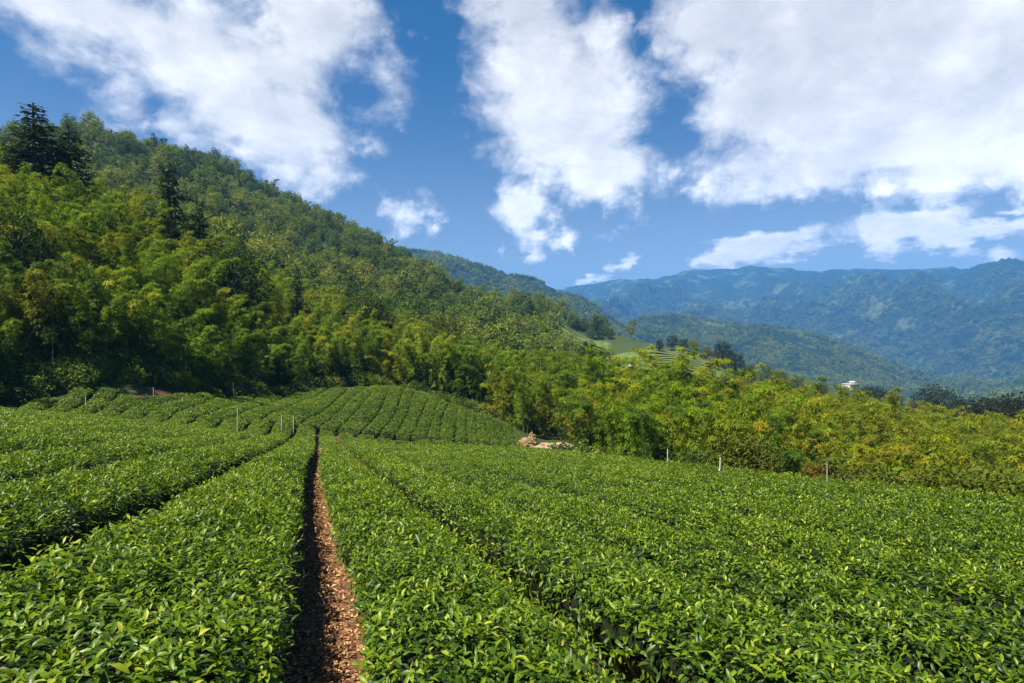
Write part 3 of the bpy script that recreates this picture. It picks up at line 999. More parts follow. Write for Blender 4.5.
class Kind:
    """one built kind of tree: a list of (part name, mesh)"""
    def __init__(self, name, category, parts):
        self.name, self.category, self.parts, self.first = name, category, parts, None
    def place(self, x, y, scale, rz, colour, label, group, tilt=(0, 0), sink=0.15, sz=1.0):
        z = float(ground(np.array(x), np.array(y))) - sink
        if self.first is None:
            root = empty(self.name, (x, y, z))
            kids = [link(pn, me, root) for pn, me in self.parts]
            self.first = (root, kids)
        else:
            r0, k0 = self.first
            root = r0.copy()
            COL.objects.link(root)
            kids = []
            for kk in k0:
                c = kk.copy()
                COL.objects.link(c)
                c.parent = root
                kids.append(c)
        root.location = (x, y, z)
        root.rotation_euler = (tilt[0], tilt[1], rz)
        root.scale = (scale, scale, scale * sz)
        root['label'], root['category'] = label, self.category
        if group:
            root['group'] = group
        elif 'group' in root:
            del root['group']
        for kk in kids:
            kk.color = (*colour, 1)
        return root

def bamboo_kind(seed, height, n_culm, spread, leaf, **kw):
    culms, crown = bamboo_shapes(seed, height, n_culm, spread, leaf, **kw)
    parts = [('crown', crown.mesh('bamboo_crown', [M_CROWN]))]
    for V, q in culms:
        h = Heap(); h.add(V, None, q)
        parts.append(('culm', h.mesh('bamboo_culm', [M_CULM])))
    return Kind('bamboo', 'bamboo', parts)
BAMBOOS = [bamboo_kind(100 + k, 8.2, 4, 1.9, 0.25, per=22, nodes=18) for k in range(6)]

def wood_kind(name, cat, wood, crown, cmat):
    return Kind(name, cat, [('crown', crown.mesh(name + '_crown', [cmat])), ('trunk', wood.mesh(name + '_trunk', [M_WOOD]))])
CONIFERS = [wood_kind('conifer', 'conifer', *conifer_shapes(300 + k, 14.0, 3.6, 18, 80, 0.5), M_NEEDLE) for k in range(3)]
BROADS = [wood_kind('broadleaf_tree', 'tree', *broadleaf_shapes(400 + k, 9.0, 3.6, 42, 75, 0.34), M_CROWN) for k in range(4)]
SHRUBS = [wood_kind('shrub', 'shrub', *broadleaf_shapes(500 + k, 1.5, 1.0, 26, 60, 0.13, 0.12), M_CROWN) for k in range(3)]

HUES = {'golden': (0.205, 0.208, 0.012), 'yellow-green': (0.225, 0.265, 0.014), 'lime green': (0.15, 0.235, 0.012), 'mid-green': (0.105, 0.170, 0.012), 'deep green': (0.058, 0.108, 0.012), 'rusty yellow': (0.21, 0.188, 0.014)}
def hue(name, r):
    c = np.array(HUES[name]) * r.uniform(0.9, 1.1) * np.array([r.uniform(0.93, 1.07), 1, r.uniform(0.8, 1.2)])
    return tuple(c)
tr_ = np.random.default_rng(21)
def tall(s):
    return 'tall' if s > 1.12 else 'short' if s < 0.9 else 'mid-height'

def count_word(n):
    return NTH[n]

individual_xy = []
# the grove below the right edge of the field: lines of clumps parallel to the edge
LINES = [('front line', 21.0, 2.5), ('second line', 24.3, 2.7), ('third line', 27.8, 2.9), ('fourth line', 31.5, 3.1), ('fifth line', 35.5, 3.3)]
for li, (lname, l, gap_) in enumerate(LINES):
    s, k = 56.0, 0
    while s > -4.0 and k < 34:
        ss, ll = s + tr_.uniform(-.6, .6), l + tr_.uniform(-.7, .7)
        p = AX * ss + BX * ll
        s -= gap_
        if abs(math.atan2(p[0], p[1])) > R(47) or p[1] < 6 or (p[1] < 66 and 0 < p[0] < 0.13 * p[1]):
            continue
        fy = np.clip((p[0] - 5) / 40, 0, 1)
        names = ['deep green', 'mid-green', 'lime green', 'yellow-green', 'golden', 'rusty yellow']
        pr = np.array([0.10, 0.22 - .1 * fy, 0.17 - .1 * fy, 0.30, 0.22 + .12 * fy, 0.05 + .08 * fy]); pr /= pr.sum()
        if li == 0:
            pr = pr * np.array([2.4, 2.0, 1.4, .8, .3, .15]); pr /= pr.sum()
        hn = tr_.choice(names, p=pr)
        sc = tr_.uniform(0.78, 1.02) * (0.62 + 0.38 * min(1.0, max(0.0, (p[1] - 14) / 22)))
        lab = f'{hn} bamboo, {lname} below the field edge, {count_word(k)} from the earth bank'
        BAMBOOS[int(tr_.integers(6))].place(p[0], p[1], sc, tr_.uniform(0, 6.28), hue(hn, tr_), lab, 'bamboo below the right edge of the tea field', (tr_.normal(0, .05), tr_.normal(0, .05)))
        individual_xy.append(p)
        k += 1

# the wood on the left: lines that follow its foot, from the frame edge to the foot of the knoll
EDGE = smooth_line([(-52, 34), (-43, 43), (-38, 49), (-34, 57), (-33, 66), (-30, 76), (-25, 83), (-17, 87), (-9, 86), (-2, 81), (5, 75), (11, 69), (17, 62)], 200)
def inset(line, d):
    t = np.gradient(line, axis=0); t /= np.linalg.norm(t, axis=1, keepdims=True)
    return line + np.stack([-t[:, 1], t[:, 0]], 1) * d
LLINES = [('front rank', 2.2, 2.7), ('second rank', 5.2, 3.0), ('third rank', 8.6, 3.3), ('fourth rank', 12.4, 3.7), ('fifth rank', 16.6, 4.1)]
for li, (lname, d, gap_) in enumerate(LLINES):
    Ln = inset(EDGE, d)
    tot = np.linalg.norm(np.diff(Ln, axis=0), axis=1).sum()
    n = int(tot / gap_)
    Q = resample(Ln, n)
    k = 0
    for i, p in enumerate(Q):
        p = p + tr_.uniform(-.7, .7, 2)
        if abs(math.atan2(p[0], p[1])) > R(46.5):
            continue
        left = sstep(np.array(-p[0]), 5, 35)
        names = ['deep green', 'mid-green', 'lime green', 'yellow-green', 'golden']
        pr = np.array([0.24, 0.30, 0.26, 0.15, 0.05]) if li == 0 else np.array([0.10, 0.24, 0.34, 0.25, 0.07])
        hn = tr_.choice(names, p=pr)
        sc = tr_.uniform(0.85, 1.12) + 0.12 * left
        if p[0] > -16:
            sc *= 1.28
        lab = f'{hn} bamboo, {lname} of the wood above the tea, {count_word(k)} from the left'
        BAMBOOS[int(tr_.integers(6))].place(p[0], p[1], sc, tr_.uniform(0, 6.28), hue(hn, tr_), lab, 'bamboo of the wood above the tea field', (tr_.normal(0, .06), tr_.normal(0, .06)))
        individual_xy.append(p)
        k += 1
print('individual bamboo', len(individual_xy))

# single trees that stand out: (column, depth, height m, kind, label)
def at(u, Y):
    return (u - UC) / FPX * Y, Y
DARK = (0.055, 0.090, 0.026)
for (u, Y, hgt, w, kind, lab) in [
    (36, 80, 17.5, 1.45, 0, 'broad dark conifer, tallest tree on the wooded slope'),
    (70, 85, 16.5, 1.15, 1, 'narrower dark conifer close beside the tallest one on the wooded slope'),
    (170, 88, 17.5, 0.95, 2, 'lone dark conifer standing up from the lime bamboo halfway along the slope'),
    (200, 92, 14.5, 0.85, 0, 'small dark conifer just downhill of the lone dark conifer'),
    (297, 100, 14.0, 0.62, 1, 'thin dark conifer rising from the bamboo above the stone wall'),
    (348, 118, 12.0, 0.7, 2, 'slim dark conifer next to a dark round tree above the knoll')]:
    x, y = at(u, Y)
    CONIFERS[kind].place(x, y, hgt / 14.0 * w, tr_.uniform(0, 6), DARK, lab, None, sz=1.0 / w)
for (u, Y, hgt, w, col, lab) in [
    (228, 84, 12.0, 1.2, (0.030, 0.058, 0.010), 'dark spreading broadleaf tree among lime bamboo below the conifers'),
    (375, 116, 10.0, 1.1, (0.022, 0.045, 0.010), 'dark round broadleaf tree on the slope above the knoll'),
    (362, 113, 11.0, 1.0, (0.050, 0.085, 0.012), 'pale topped broadleaf tree beside the dark round one above the knoll'),
    (450, 104, 13.5, 0.8, (0.060, 0.075, 0.014), 'tall olive broadleaf tree with bare trunk behind the knoll end'),
    (20, 58, 9.0, 1.0, (0.030, 0.060, 0.008), 'dark leafy tree overhanging the tea at the photo\'s left edge'),
    (70, 56, 7.0, 1.0, (0.024, 0.050, 0.008), 'low dark leafy tree at the wood\'s foot left of the wall'),
    (330, 84, 6.0, 0.9, (0.085, 0.120, 0.012), 'bright leafy small tree over the right end of the stone wall'),
    (585, 52, 6.0, 0.8, (0.050, 0.085, 0.016), 'grey-green small tree beside the sandy mound at the field edge'),
    (640, 50, 6.5, 0.9, (0.045, 0.080, 0.012), 'rounded green small tree right of the sandy mound')]:
    x, y = at(u, Y)
    BROADS[int(tr_.integers(4))].place(x, y, hgt / 9.0 * w, tr_.uniform(0, 6), col, lab, None, sz=1.0 / w)

# round shrubs along the edge of the field
for (u, l, w, col, lab) in [(737, 18.0, 0.95, (0.10, 0.125, 0.012), 'dome-shaped yellow-green shrub behind a white sprinkler pipe at the field edge'),
                            (751, 18.2, 0.85, (0.085, 0.10, 0.016), 'olive rounded shrub just right of the dome-shaped yellow one'),
                            (846, 18.3, 0.8, (0.085, 0.11, 0.012), 'small rounded shrub right of the grey pipe at the field edge'),
                            (822, 18.0, 0.5, (0.15, 0.085, 0.016), 'tiny rusty shrub beside the grey pipe at the field edge'),
                            (905, 18.5, 0.8, (0.075, 0.11, 0.012), 'rounded green shrub at the field edge near the photo\'s right side'),
                            (950, 18.5, 0.85, (0.085, 0.12, 0.012), 'wide rounded shrub under yellow bamboo toward the photo\'s right edge'),
                            (1000, 18.5, 0.9, (0.09, 0.12, 0.012), 'rounded shrub at the field edge closest to the photo\'s right edge'),
                            (690, 18.2, 0.6, (0.055, 0.09, 0.012), 'low green shrub at the field edge left of the white pipe')]:
    k = (u - UC) / FPX                      # x = k*y and l fixed
    l -= 0.7
    y = l / (k * BX[0] + BX[1])
    SHRUBS[int(tr_.integers(3))].place(k * y, y, w * 1.45, tr_.uniform(0, 6), col, lab, 'shrubs along the field edge', sink=-0.25)

# ------------------------------------------------------------------ woods too many to count: instances on points
def scatter(name, xyz, scales, protos, label, category, seed=1, tilt=0.08):
    """one stuff object: a cloud of points that carries copies of the prototype meshes"""
    hid = bpy.data.collections.new(name + '_kinds')
    for i, me in enumerate(protos):
        hid.objects.link(bpy.data.objects.new(f'{name}_kind', me))
    me = bpy.data.meshes.new(name)
    me.vertices.add(len(xyz))
    me.vertices.foreach_set('co', np.asarray(xyz, np.float32).ravel())
    sc = me.attributes.new('size', 'FLOAT', 'POINT')
    sc.data.foreach_set('value', np.asarray(scales, np.float32))
    r = np.random.default_rng(seed)
    rot = me.attributes.new('turn', 'FLOAT_VECTOR', 'POINT')
    rv = np.c_[r.normal(0, tilt, (len(xyz), 2)), r.uniform(0, 6.283, len(xyz))].astype(np.float32)
    rot.data.foreach_set('vector', rv.ravel())
    o = link(name, me, kind='stuff', label=label, category=category)
    ng = bpy.data.node_groups.new(name, 'GeometryNodeTree')
    ng.interface.new_socket('Geometry', in_out='INPUT', socket_type='NodeSocketGeometry')
    ng.interface.new_socket('Geometry', in_out='OUTPUT', socket_type='NodeSocketGeometry')
    N = ng.nodes
    gi, go = N.new('NodeGroupInput'), N.new('NodeGroupOutput')
    ci = N.new('GeometryNodeCollectionInfo')
    ci.inputs['Collection'].default_value = hid
    ci.inputs['Separate Children'].default_value = True
    ci.inputs['Reset Children'].default_value = True
    iop = N.new('GeometryNodeInstanceOnPoints')
    iop.inputs['Pick Instance'].default_value = True
    a1 = N.new('GeometryNodeInputNamedAttribute'); a1.data_type = 'FLOAT'; a1.inputs['Name'].default_value = 'size'
    a2 = N.new('GeometryNodeInputNamedAttribute'); a2.data_type = 'FLOAT_VECTOR'; a2.inputs['Name'].default_value = 'turn'
    L = ng.links.new
    L(gi.outputs[0], iop.inputs['Points'])
    L(ci.outputs[0], iop.inputs['Instance'])
    L(a1.outputs[0], iop.inputs['Scale'])
    L(a2.outputs[0], iop.inputs['Rotation'])
    L(iop.outputs[0], go.inputs[0])
    md = o.modifiers.new('copies', 'NODES')
    md.node_group = ng
    return o

def grove_mesh(seed, mat, height=8.2, n_culm=4, leaf=0.4, per=7, nodes=16, spread=2.0):
    culms, crown = bamboo_shapes(seed, height, n_culm, spread, leaf, per=per, nodes=nodes)
    for V, q in culms:
        crown.add(V, None, q, 1)
    return crown.mesh('grove_kind', [mat, M_CULM])
def round_mesh(seed, mat, height=9.0, radius=3.6, clumps=26, per=34, leaf=0.6, flat=1.0, trunk_h=0.2):
    wood, crown = broadleaf_shapes(seed, height, radius, clumps, per, leaf, trunk_h, flat)
    for V in [np.concatenate(wood.v)]:
        crown.add(V, None, np.concatenate(wood.q), 1)
    return crown.mesh('wood_kind', [mat, M_WOOD])
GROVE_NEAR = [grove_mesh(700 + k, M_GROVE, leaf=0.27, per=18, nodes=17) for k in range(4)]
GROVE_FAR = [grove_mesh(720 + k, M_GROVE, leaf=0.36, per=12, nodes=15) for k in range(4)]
HILL_MIX = [grove_mesh(740 + k, M_HILLWOOD, leaf=0.6, per=9, nodes=11) for k in range(3)] + [round_mesh(760 + k, M_HILLWOOD, clumps=30, leaf=0.62, per=42) for k in range(4)]

def points_polar(r, n, az0, az1, r0, r1, keep):
    """even in picture area rather than on the ground"""
    az = r.uniform(az0, az1, n)
    rr = np.exp(r.uniform(math.log(r0), math.log(r1), n))
    x, y = np.sin(az) * rr, np.cos(az) * rr
    k = keep(x, y, rr, az)
    return x[k], y[k]

def thin(x, y, dmin):
    """drop points closer than dmin(x, y) to one kept before"""
    cell, out = {}, []
    for i in range(len(x)):
        d = dmin(x[i], y[i])
        cx, cy = int(x[i] // 4), int(y[i] // 4)
        ok, rad = True, int(d // 4) + 1
        for a in range(cx - rad, cx + rad + 1):
            for b in range(cy - rad, cy + rad + 1):
                for j in cell.get((a, b), ()):
                    if (x[j] - x[i]) ** 2 + (y[j] - y[i]) ** 2 < d * d:
                        ok = False; break
                if not ok: break
            if not ok: break
        if ok:
            cell.setdefault((cx, cy), []).append(i)
            out.append(i)
    return np.array(out, int)

from_edge = np.array(EDGE)
def depth_in_wood(x, y):
    """> 0 inside the left wood (behind its foot), metres"""
    d = np.full(len(x), 1e9); sgn = np.zeros(len(x))
    t = np.gradient(from_edge, axis=0); t /= np.linalg.norm(t, axis=1, keepdims=True)
    nn = np.stack([-t[:, 1], t[:, 0]], 1)
    for i in range(0, len(from_edge), 2):
        dx, dy = x - from_edge[i, 0], y - from_edge[i, 1]
        dd = np.hypot(dx, dy)
        b = dd < d
        d[b] = dd[b]
        sgn[b] = (dx * nn[i, 0] + dy * nn[i, 1])[b]
    return np.where(sgn > 0, d, -d)
ind = np.array(individual_xy)
def free_of(x, y, d):
    k = np.ones(len(x), bool)
    for p in ind:
        k &= (x - p[0]) ** 2 + (y - p[1]) ** 2 > d * d
    return k

r_ = np.random.default_rng(77)
x, y = points_polar(r_, 9000, R(-48), R(50), 26, 175, lambda x, y, rr, az: np.ones(len(x), bool))
s_, l_ = x * AX[0] + y * AX[1], x * BX[0] + y * BX[1]
dw = depth_in_wood(x, y)
right = (l_ > 37.5) | ((s_ > 62) & (l_ > 24)) | ((l_ > 23) & (s_ > 55))
inw = (dw > 19) | ((dw > 3) & right)
k = (inw | (right & (dw > -200) & (l_ > 20))) & free_of(x, y, 1.8) & ~((dw < 3) & (l_ < 20)) & ~((y < 69) & (x > -5) & (x < 0.13 * y))
x, y = x[k], y[k]
k = thin(x, y, lambda a, b: 2.3 + 0.008 * math.hypot(a, b))
x, y = x[k], y[k]
print('grove', len(x))
near = np.hypot(x, y) < 75
z = ground(x, y) - 0.15
lf = sstep(-x, 5, 40)
sc = r_.uniform(0.72, 1.05, len(x)) + 0.2 * lf
sc = np.where((x > -18) & (x < 0.17 * y) & (y > 48) & (y < 135), sc * 1.22, sc)
scatter('bamboo_grove', np.c_[x, y, z][near], sc[near], GROVE_NEAR, 'yellow-green bamboo filling the slope behind the counted clumps', 'bamboo grove', 3)
scatter('bamboo_wood', np.c_[x, y, z][~near], sc[~near], GROVE_FAR, 'farther yellow-green bamboo covering the slope below the hill', 'bamboo wood', 4)

# the wooded hill on the left, and the slope it runs down to
x, y = points_polar(r_, 26000, R(-50), R(46), 150, 560, lambda x, y, rr, az: (~terrace(x, y) | (fbm(x / 22, y / 22, 2, 97) > 0.42)) & ((az < u_az(540)) | ((rr < 190) & (az < u_az(600))) | ((az < u_az(610)) & ((rr > 404) | (rr < 212 + (612 - UC - FPX * np.tan(az)) * 0.9))) | ((az < u_az(640)) & (rr > 428) & (rr < 490))) & (az < u_az(720)))
k = thin(x, y, lambda a, b: 3.4 + 0.006 * math.hypot(a, b))
x, y = x[k], y[k]
print('hill', len(x))
z = ground(x, y) - 0.3
scatter('hill_forest', np.c_[x, y, z], np.clip(np.exp(r_.normal(-0.12, 0.30, len(x))), 0.45, 1.7), HILL_MIX, 'mixed bamboo and broadleaf forest covering the hill', 'forest', 5)

# undergrowth at the feet of the woods
UNDER = [round_mesh(800 + k, M_GROVE if k < 1 else M_HILLWOOD, 1.6, 1.1, 16, 30, 0.22, 1.0, 0.05) for k in range(3)]
m = 1300
i = r_.integers(0, len(EDGE), m)
off = r_.uniform(-0.3, 6.0, m)
t = np.gradient(EDGE, axis=0); t /= np.linalg.norm(t, axis=1, keepdims=True)
nn = np.stack([-t[:, 1], t[:, 0]], 1)
P = EDGE[i] + nn[i] * off[:, None] + r_.normal(0, 0.3, (m, 2))
s2 = r_.uniform(-2, 60, 420); l2 = r_.uniform(18.4, 23, 420)
P = np.concatenate([P, AX * s2[:, None] + BX * l2[:, None]])
sc = r_.uniform(0.5, 1.25, len(P))
P = P[~((P[:, 0] > -4) & (P[:, 0] < 0.13 * P[:, 1]) & (P[:, 1] > 48) & (P[:, 1] < 67))]
sc = sc[:len(P)]
scatter('undergrowth', np.c_[P, ground(P[:, 0], P[:, 1]) - 0.05], sc, UNDER, 'dark leafy undergrowth at the feet of the bamboo', 'undergrowth', 6)

# far wooded ridges: trees as specks on the mountain sides
def on_far(n, u0, u1, r0, r1, dmin, seed):
    r = np.random.default_rng(seed)
    x, y = points_polar(r, n, u_az(u0), u_az(u1), r0, r1, lambda x, y, rr, az: fbm(x / 160, y / 160, 3, 91) > -0.35)
    return x, y
FARTREE = [round_mesh(860 + k, M_HILLWOOD, 10.0, 5.0, 14, 9, 2.6, 1.0, 0.1) for k in range(3)]
x, y = on_far(11000, 360, 720, 1200, 2080, 6, 1)
x2, y2 = on_far(14000, 590, 1060, 1350, 2700, 9, 2)
x3, y3 = on_far(16000, 560, 1080, 2700, 4700, 9, 3)
x, y = np.r_[x, x2, x3], np.r_[y, y2, y3]
scatter('ridge_forest', np.c_[x, y, far_ground(x, y) - 1.0], r_.uniform(0.7, 1.4, len(x)) * np.where(np.hypot(x, y) > 2700, 1.5, 1.0), FARTREE, 'blue-green forest covering the middle ridges across the valley', 'forest', 8)

# ------------------------------------------------------------------ smaller things
def box_into(h, c, size, mat=0, rz=0.0):
    sx, sy, sz = (q / 2 for q in size)
    V = np.array([(x, y, z) for x in (-sx, sx) for y in (-sy, sy) for z in (-sz, sz)], float)
    ca, sa = math.cos(rz), math.sin(rz)
    V = np.stack([V[:, 0] * ca - V[:, 1] * sa, V[:, 0] * sa + V[:, 1] * ca, V[:, 2]], 1) + np.asarray(c)
    h.add(V, None, [[0, 1, 3, 2], [4, 6, 7, 5], [0, 4, 5, 1], [2, 3, 7, 6], [0, 2, 6, 4], [1, 5, 7, 3]], mat)

M_PIPE = plain('white_pipe', lambda t: t.ramp(t.noise(position(t), 9.0).outputs[0], [(0.3, (0.68, 0.70, 0.68)), (0.7, (0.84, 0.85, 0.83))]), 0.5, 0.4)
M_GREYPIPE = plain('grey_pipe', lambda t: t.ramp(t.noise(position(t), 9.0).outputs[0], [(0.3, (0.22, 0.25, 0.26)), (0.7, (0.38, 0.41, 0.42))]), 0.5, 0.4)
M_HEAD = plain('sprinkler_head', lambda t: (0.10, 0.11, 0.12, 1), 0.5, 0.4)

def pipe(u, Y, top, label, mat=M_PIPE, rad=0.016, lean=(0, 0)):
    x = (u - UC) / FPX * Y
    z = float(ground(np.array(x), np.array(Y)))
    zt = EYE - (top - VH) / FPX * Y
    root = empty('sprinkler_pipe', (x, Y, z - 0.2), label=label, category='sprinkler pipe', group='sprinkler pipes in the tea field')
    H = zt - z + 0.2
    h = Heap()
    t = np.linspace(0, 1, 6)
    Vv, q = tube(np.stack([lean[0] * t * H, lean[1] * t * H, t * H], 1), np.full(6, rad), 8)
    h.add(Vv, None, q)
    Vv, q = tube([(0, 0, 0.95), (0, 0, 1.02)], [rad * 1.6, rad * 1.6], 8)
    h.add(Vv, None, q)
    link('pole', h.mesh('pole', [mat]), root)
    h = Heap()
    tip = np.array([lean[0] * H, lean[1] * H, H])
    Vv, q = tube(tip + np.array([(0, 0, -0.01), (0, 0, 0.05), (0, 0, 0.07), (0, 0, 0.11)]), [rad * 1.3, rad * 1.3, rad * 0.7, rad * 0.5], 8)
    h.add(Vv, None, q)
    Vv, q = tube(tip + np.array([(-0.06, 0, 0.08), (0.07, 0, 0.10)]), [rad * 0.5, rad * 0.35], 6)
    h.add(Vv, None, q)
    link('nozzle', h.mesh('nozzle', [M_HEAD]), root)
pipe(236, 37.0, 408, 'tall white sprinkler pipe rising from the tea left of the path', lean=(0.03, 0))
pipe(281, 46.0, 415, 'short white sprinkler pipe near the bottom of the knoll, nearer the tall pipe', rad=0.022)
pipe(293, 49.0, 415.5, 'short white sprinkler pipe near the bottom of the knoll, nearer the path', rad=0.021)
pipe(85, 45.5, 396, 'small white pipe before the dark wood, farthest from the path', rad=0.021)
pipe(153, 52.0, 389, 'small white pipe before the dark wood, at the stone wall\'s start', rad=0.022)
pipe(233, 66.0, 383.5, 'small white pipe standing in front of the stone wall', rad=0.025)
pipe(720, 21.5, 457, 'thin white sprinkler pipe at the field edge before a round shrub', lean=(0.02, 0))
pipe(828, 17.5, 463, 'short grey sprinkler pipe at the field edge by a rusty shrub', M_GREYPIPE)
pipe(668, 29.0, 449, 'short white pipe at the field edge before dark trees')

# the dry stone wall at the foot of the wood
def stone_col(t):
    k = t.ramp(t.noise(position(t), 6.0, 8.0).outputs[0], [(0.3, (0.05, 0.042, 0.034)), (0.7, (0.14, 0.12, 0.10))])
    return t.mixc(attr(t, 'tint'), t.mixc(1.0, k, (0.5, 0.45, 0.42, 1), 'MULTIPLY'), t.mixc(1.0, k, (1.6, 1.5, 1.4, 1), 'MULTIPLY'))
M_STONE = plain('wall_stone', stone_col, 0.9, 0.2, bump=(12.0, 0.6, 0.03))
WL = smooth_line([(-39.5, 50.5), (-36.6, 56), (-35.2, 63), (-32.3, 72), (-28, 79.5), (-23, 84)], 120)
rw = np.random.default_rng(5)
h = Heap()
d = np.r_[0, np.cumsum(np.linalg.norm(np.diff(WL, axis=0), axis=1))]
SPH_T = None
def stone_into(h, c, size, rz, tint, seed):
    th = np.linspace(0, np.pi, 6); ph = np.linspace(0, 2 * np.pi, 9)[:-1]
    T, P = np.meshgrid(th, ph, indexing='ij')
    V = np.stack([np.sin(T) * np.cos(P), np.sin(T) * np.sin(P), np.cos(T)], -1).reshape(-1, 3)
    V = np.sign(V) * np.abs(V) ** 0.62
    r = np.random.default_rng(seed)
    V = V * (1 + r.normal(0, 0.07, (len(V), 1))) * np.asarray(size) / 2
    ca, sa = math.cos(rz), math.sin(rz)
    V = np.stack([V[:, 0] * ca - V[:, 1] * sa, V[:, 0] * sa + V[:, 1] * ca, V[:, 2]], 1) + np.asarray(c)
    q = []
    for i in range(5):
        for j in range(8):
            q.append([i * 8 + j, i * 8 + (j + 1) % 8, (i + 1) * 8 + (j + 1) % 8, (i + 1) * 8 + j])
    h.add(V, None, q, 0, tint)
for course in range(4):
    s = rw.uniform(0, .3)
    while s < d[-1] - 0.4:
        ln = rw.uniform(0.35, 0.75)
        p = np.array([np.interp(s + ln / 2, d, WL[:, k]) for k in (0, 1)])
        p2 = np.array([np.interp(s + ln / 2 + .2, d, WL[:, k]) for k in (0, 1)])
        rz = math.atan2(*(p2 - p)[::-1])
        z = float(ground(np.array(p[0]), np.array(p[1]))) + 0.2 + course * 0.33
        if not (course == 3 and rw.random() < 0.35):
            stone_into(h, (p[0] - 0.05 * course, p[1] + 0.05 * course, z + rw.normal(0, .03)), (ln * 1.02, 0.55, 0.38 * rw.uniform(.85, 1.15)), rz, rw.random(), int(rw.integers(1 << 30)))
        s += ln * 0.96
link('stone_wall', h.mesh('stone_wall', [M_STONE]), label='low dark dry stone wall between the tea and the forest foot', category='wall')

# earth bank and sandy mound at the end of the knoll
def lump(name, label, cat, c, size, seed, mat, rough=0.25):
    th = np.linspace(0, np.pi / 2 + 0.2, 26); ph = np.linspace(0, 2 * np.pi, 49)
    T, P = np.meshgrid(th, ph, indexing='ij')
    V = np.stack([np.sin(T) * np.cos(P), np.sin(T) * np.sin(P), np.cos(T)], -1)
    n = fbm(V[..., 0] * 2.2 + seed, V[..., 1] * 2.2 + V[..., 2] * 1.7, 5, seed, 0.55)
    seam = np.abs((P % (2 * np.pi)))
    n = fbm(np.cos(P) * np.sin(T) * 2.2 + seed, np.sin(P) * np.sin(T) * 2.2 + np.cos(T) * 1.7, 5, seed, 0.55)
    V = V * (1 + rough * n)[..., None] * np.asarray(size)
    o = link(name, mesh_np(name, V.reshape(-1, 3), [grid_faces(26, 49)], [mat]), label=label, category=cat)
    o.location = c
    return o
M_CLAY = plain('clay', lambda t: t.ramp(t.noise(position(t), 1.3, 9.0, 0.65).outputs[0], [(0.3, (0.10, 0.055, 0.030)), (0.5, (0.22, 0.150, 0.075)), (0.75, (0.36, 0.28, 0.16))]), bump=(5.0, 0.9, 0.15))
M_SAND = plain('sand', lambda t: t.ramp(t.noise(position(t), 1.0, 9.0, 0.65).outputs[0], [(0.3, (0.20, 0.125, 0.065)), (0.55, (0.34, 0.25, 0.15)), (0.75, (0.44, 0.36, 0.25))]), bump=(5.0, 0.8, 0.1))
def spot(u, Y, v):
    return ((u - UC) / FPX * Y, Y, EYE - (v - VH) / FPX * Y)
lump('earth_bank', 'reddish brown earth bank at the end of the knoll', 'earth bank', spot(527, 60, 447), (1.1, 1.0, 0.85), 3, M_CLAY, 0.32)
lump('boulder', 'upright tan boulder on the earth bank beside the knoll', 'boulder', spot(532, 60.2, 443), (0.5, 0.5, 0.95), 9, M_CLAY, 0.30)
lump('sand_mound', 'long pale sandy mound between the tea and the bamboo', 'mound', spot(557, 57, 450.5), (2.8, 1.4, 0.70), 14, M_SAND, 0.26)

# ------------------------------------------------------------------ across the slope: terraces, houses, single trees
M_FIELD = plain('terrace_tea', lambda t: t.ramp(t.noise(position(t), 1.6, 7.0, 0.6).outputs[0], [(0.3, (0.066, 0.100, 0.020)), (0.7, (0.115, 0.155, 0.036))]), 0.85, bump=(1.5, 0.4, 0.15))
def far_row(u0, u1, r0, r1, label):
    """a contour row of tea on the far terraces"""
    n = 40
    az = np.linspace(u_az(u0), u_az(u1), n)
    rr = np.linspace(r0, r1, n)
    c = np.stack([np.sin(az) * rr, np.cos(az) * rr], 1)
    rad = c / rr[:, None]
    prof = np.array([(-2.5, 0.0), (-2.3, 0.2), (-1.1, 0.36), (1.1, 0.36), (2.3, 0.2), (2.5, 0.0)])
    XY = c[:, None, :] + rad[:, None, :] * prof[None, :, 0, None]
    Z = ground(c[:, 0], c[:, 1])[:, None] + prof[None, :, 1] + 0.15
    Z = np.maximum(Z, ground(XY[..., 0], XY[..., 1]) + prof[None, :, 1])
    me = mesh_np('tea_hedge', np.concatenate([XY, Z[..., None]], 2).reshape(-1, 3), [grid_faces(n, 6)[:, ::-1]], [M_FIELD])
    return link('tea_hedge', me, label=label, category='tea hedge', group='tea rows of the far terraces')
for i in range(14):
    r0 = 268 + i * 5.2 + (7 if i > 6 else 0)
    where = f'{NTH[i]} pale tea row of the far terrace below the dark bank' if i < 7 else f'{NTH[i - 7]} pale tea row of the far terrace above the dark bank'
    far_row(636 + i * 0.5, 716 - max(0, i - 9) * 6, r0, r0 + 4, where)
for i in range(9):
    r0 = 306 + i * 12.0
    far_row(546 + i * 2.5, 606 - i * 0.5, r0, r0 - 3, f'{NTH[i]} grassy tea row of the hillside terrace left of the small house')
# dark retaining bank between the two terraces
az = np.linspace(u_az(641), u_az(716), 60); rr = np.linspace(306.5, 310.5, 60)
c = np.stack([np.sin(az) * rr, np.cos(az) * rr], 1)
prof = np.array([(-0.6, 0.0), (-0.45, 1.3), (0.5, 1.5), (0.6, 0.0)])
XY = c[:, None, :] + (c / rr[:, None])[:, None, :] * prof[None, :, 0, None]
Z = ground(XY[..., 0], XY[..., 1]) + prof[None, :, 1] + 0.2 * vnoise(XY[..., 0] / 2, XY[..., 1] / 2, 8) * (prof[None, :, 1] > 0)
link('retaining_wall', mesh_np('retaining_wall', np.concatenate([XY, Z[..., None]], 2).reshape(-1, 3), [grid_faces(60, 4)[:, ::-1]], [M_STONE], attrs={'tint': np.full(240, 0.3)}),
     label='long dark retaining wall between the two far tea terraces', category='wall')

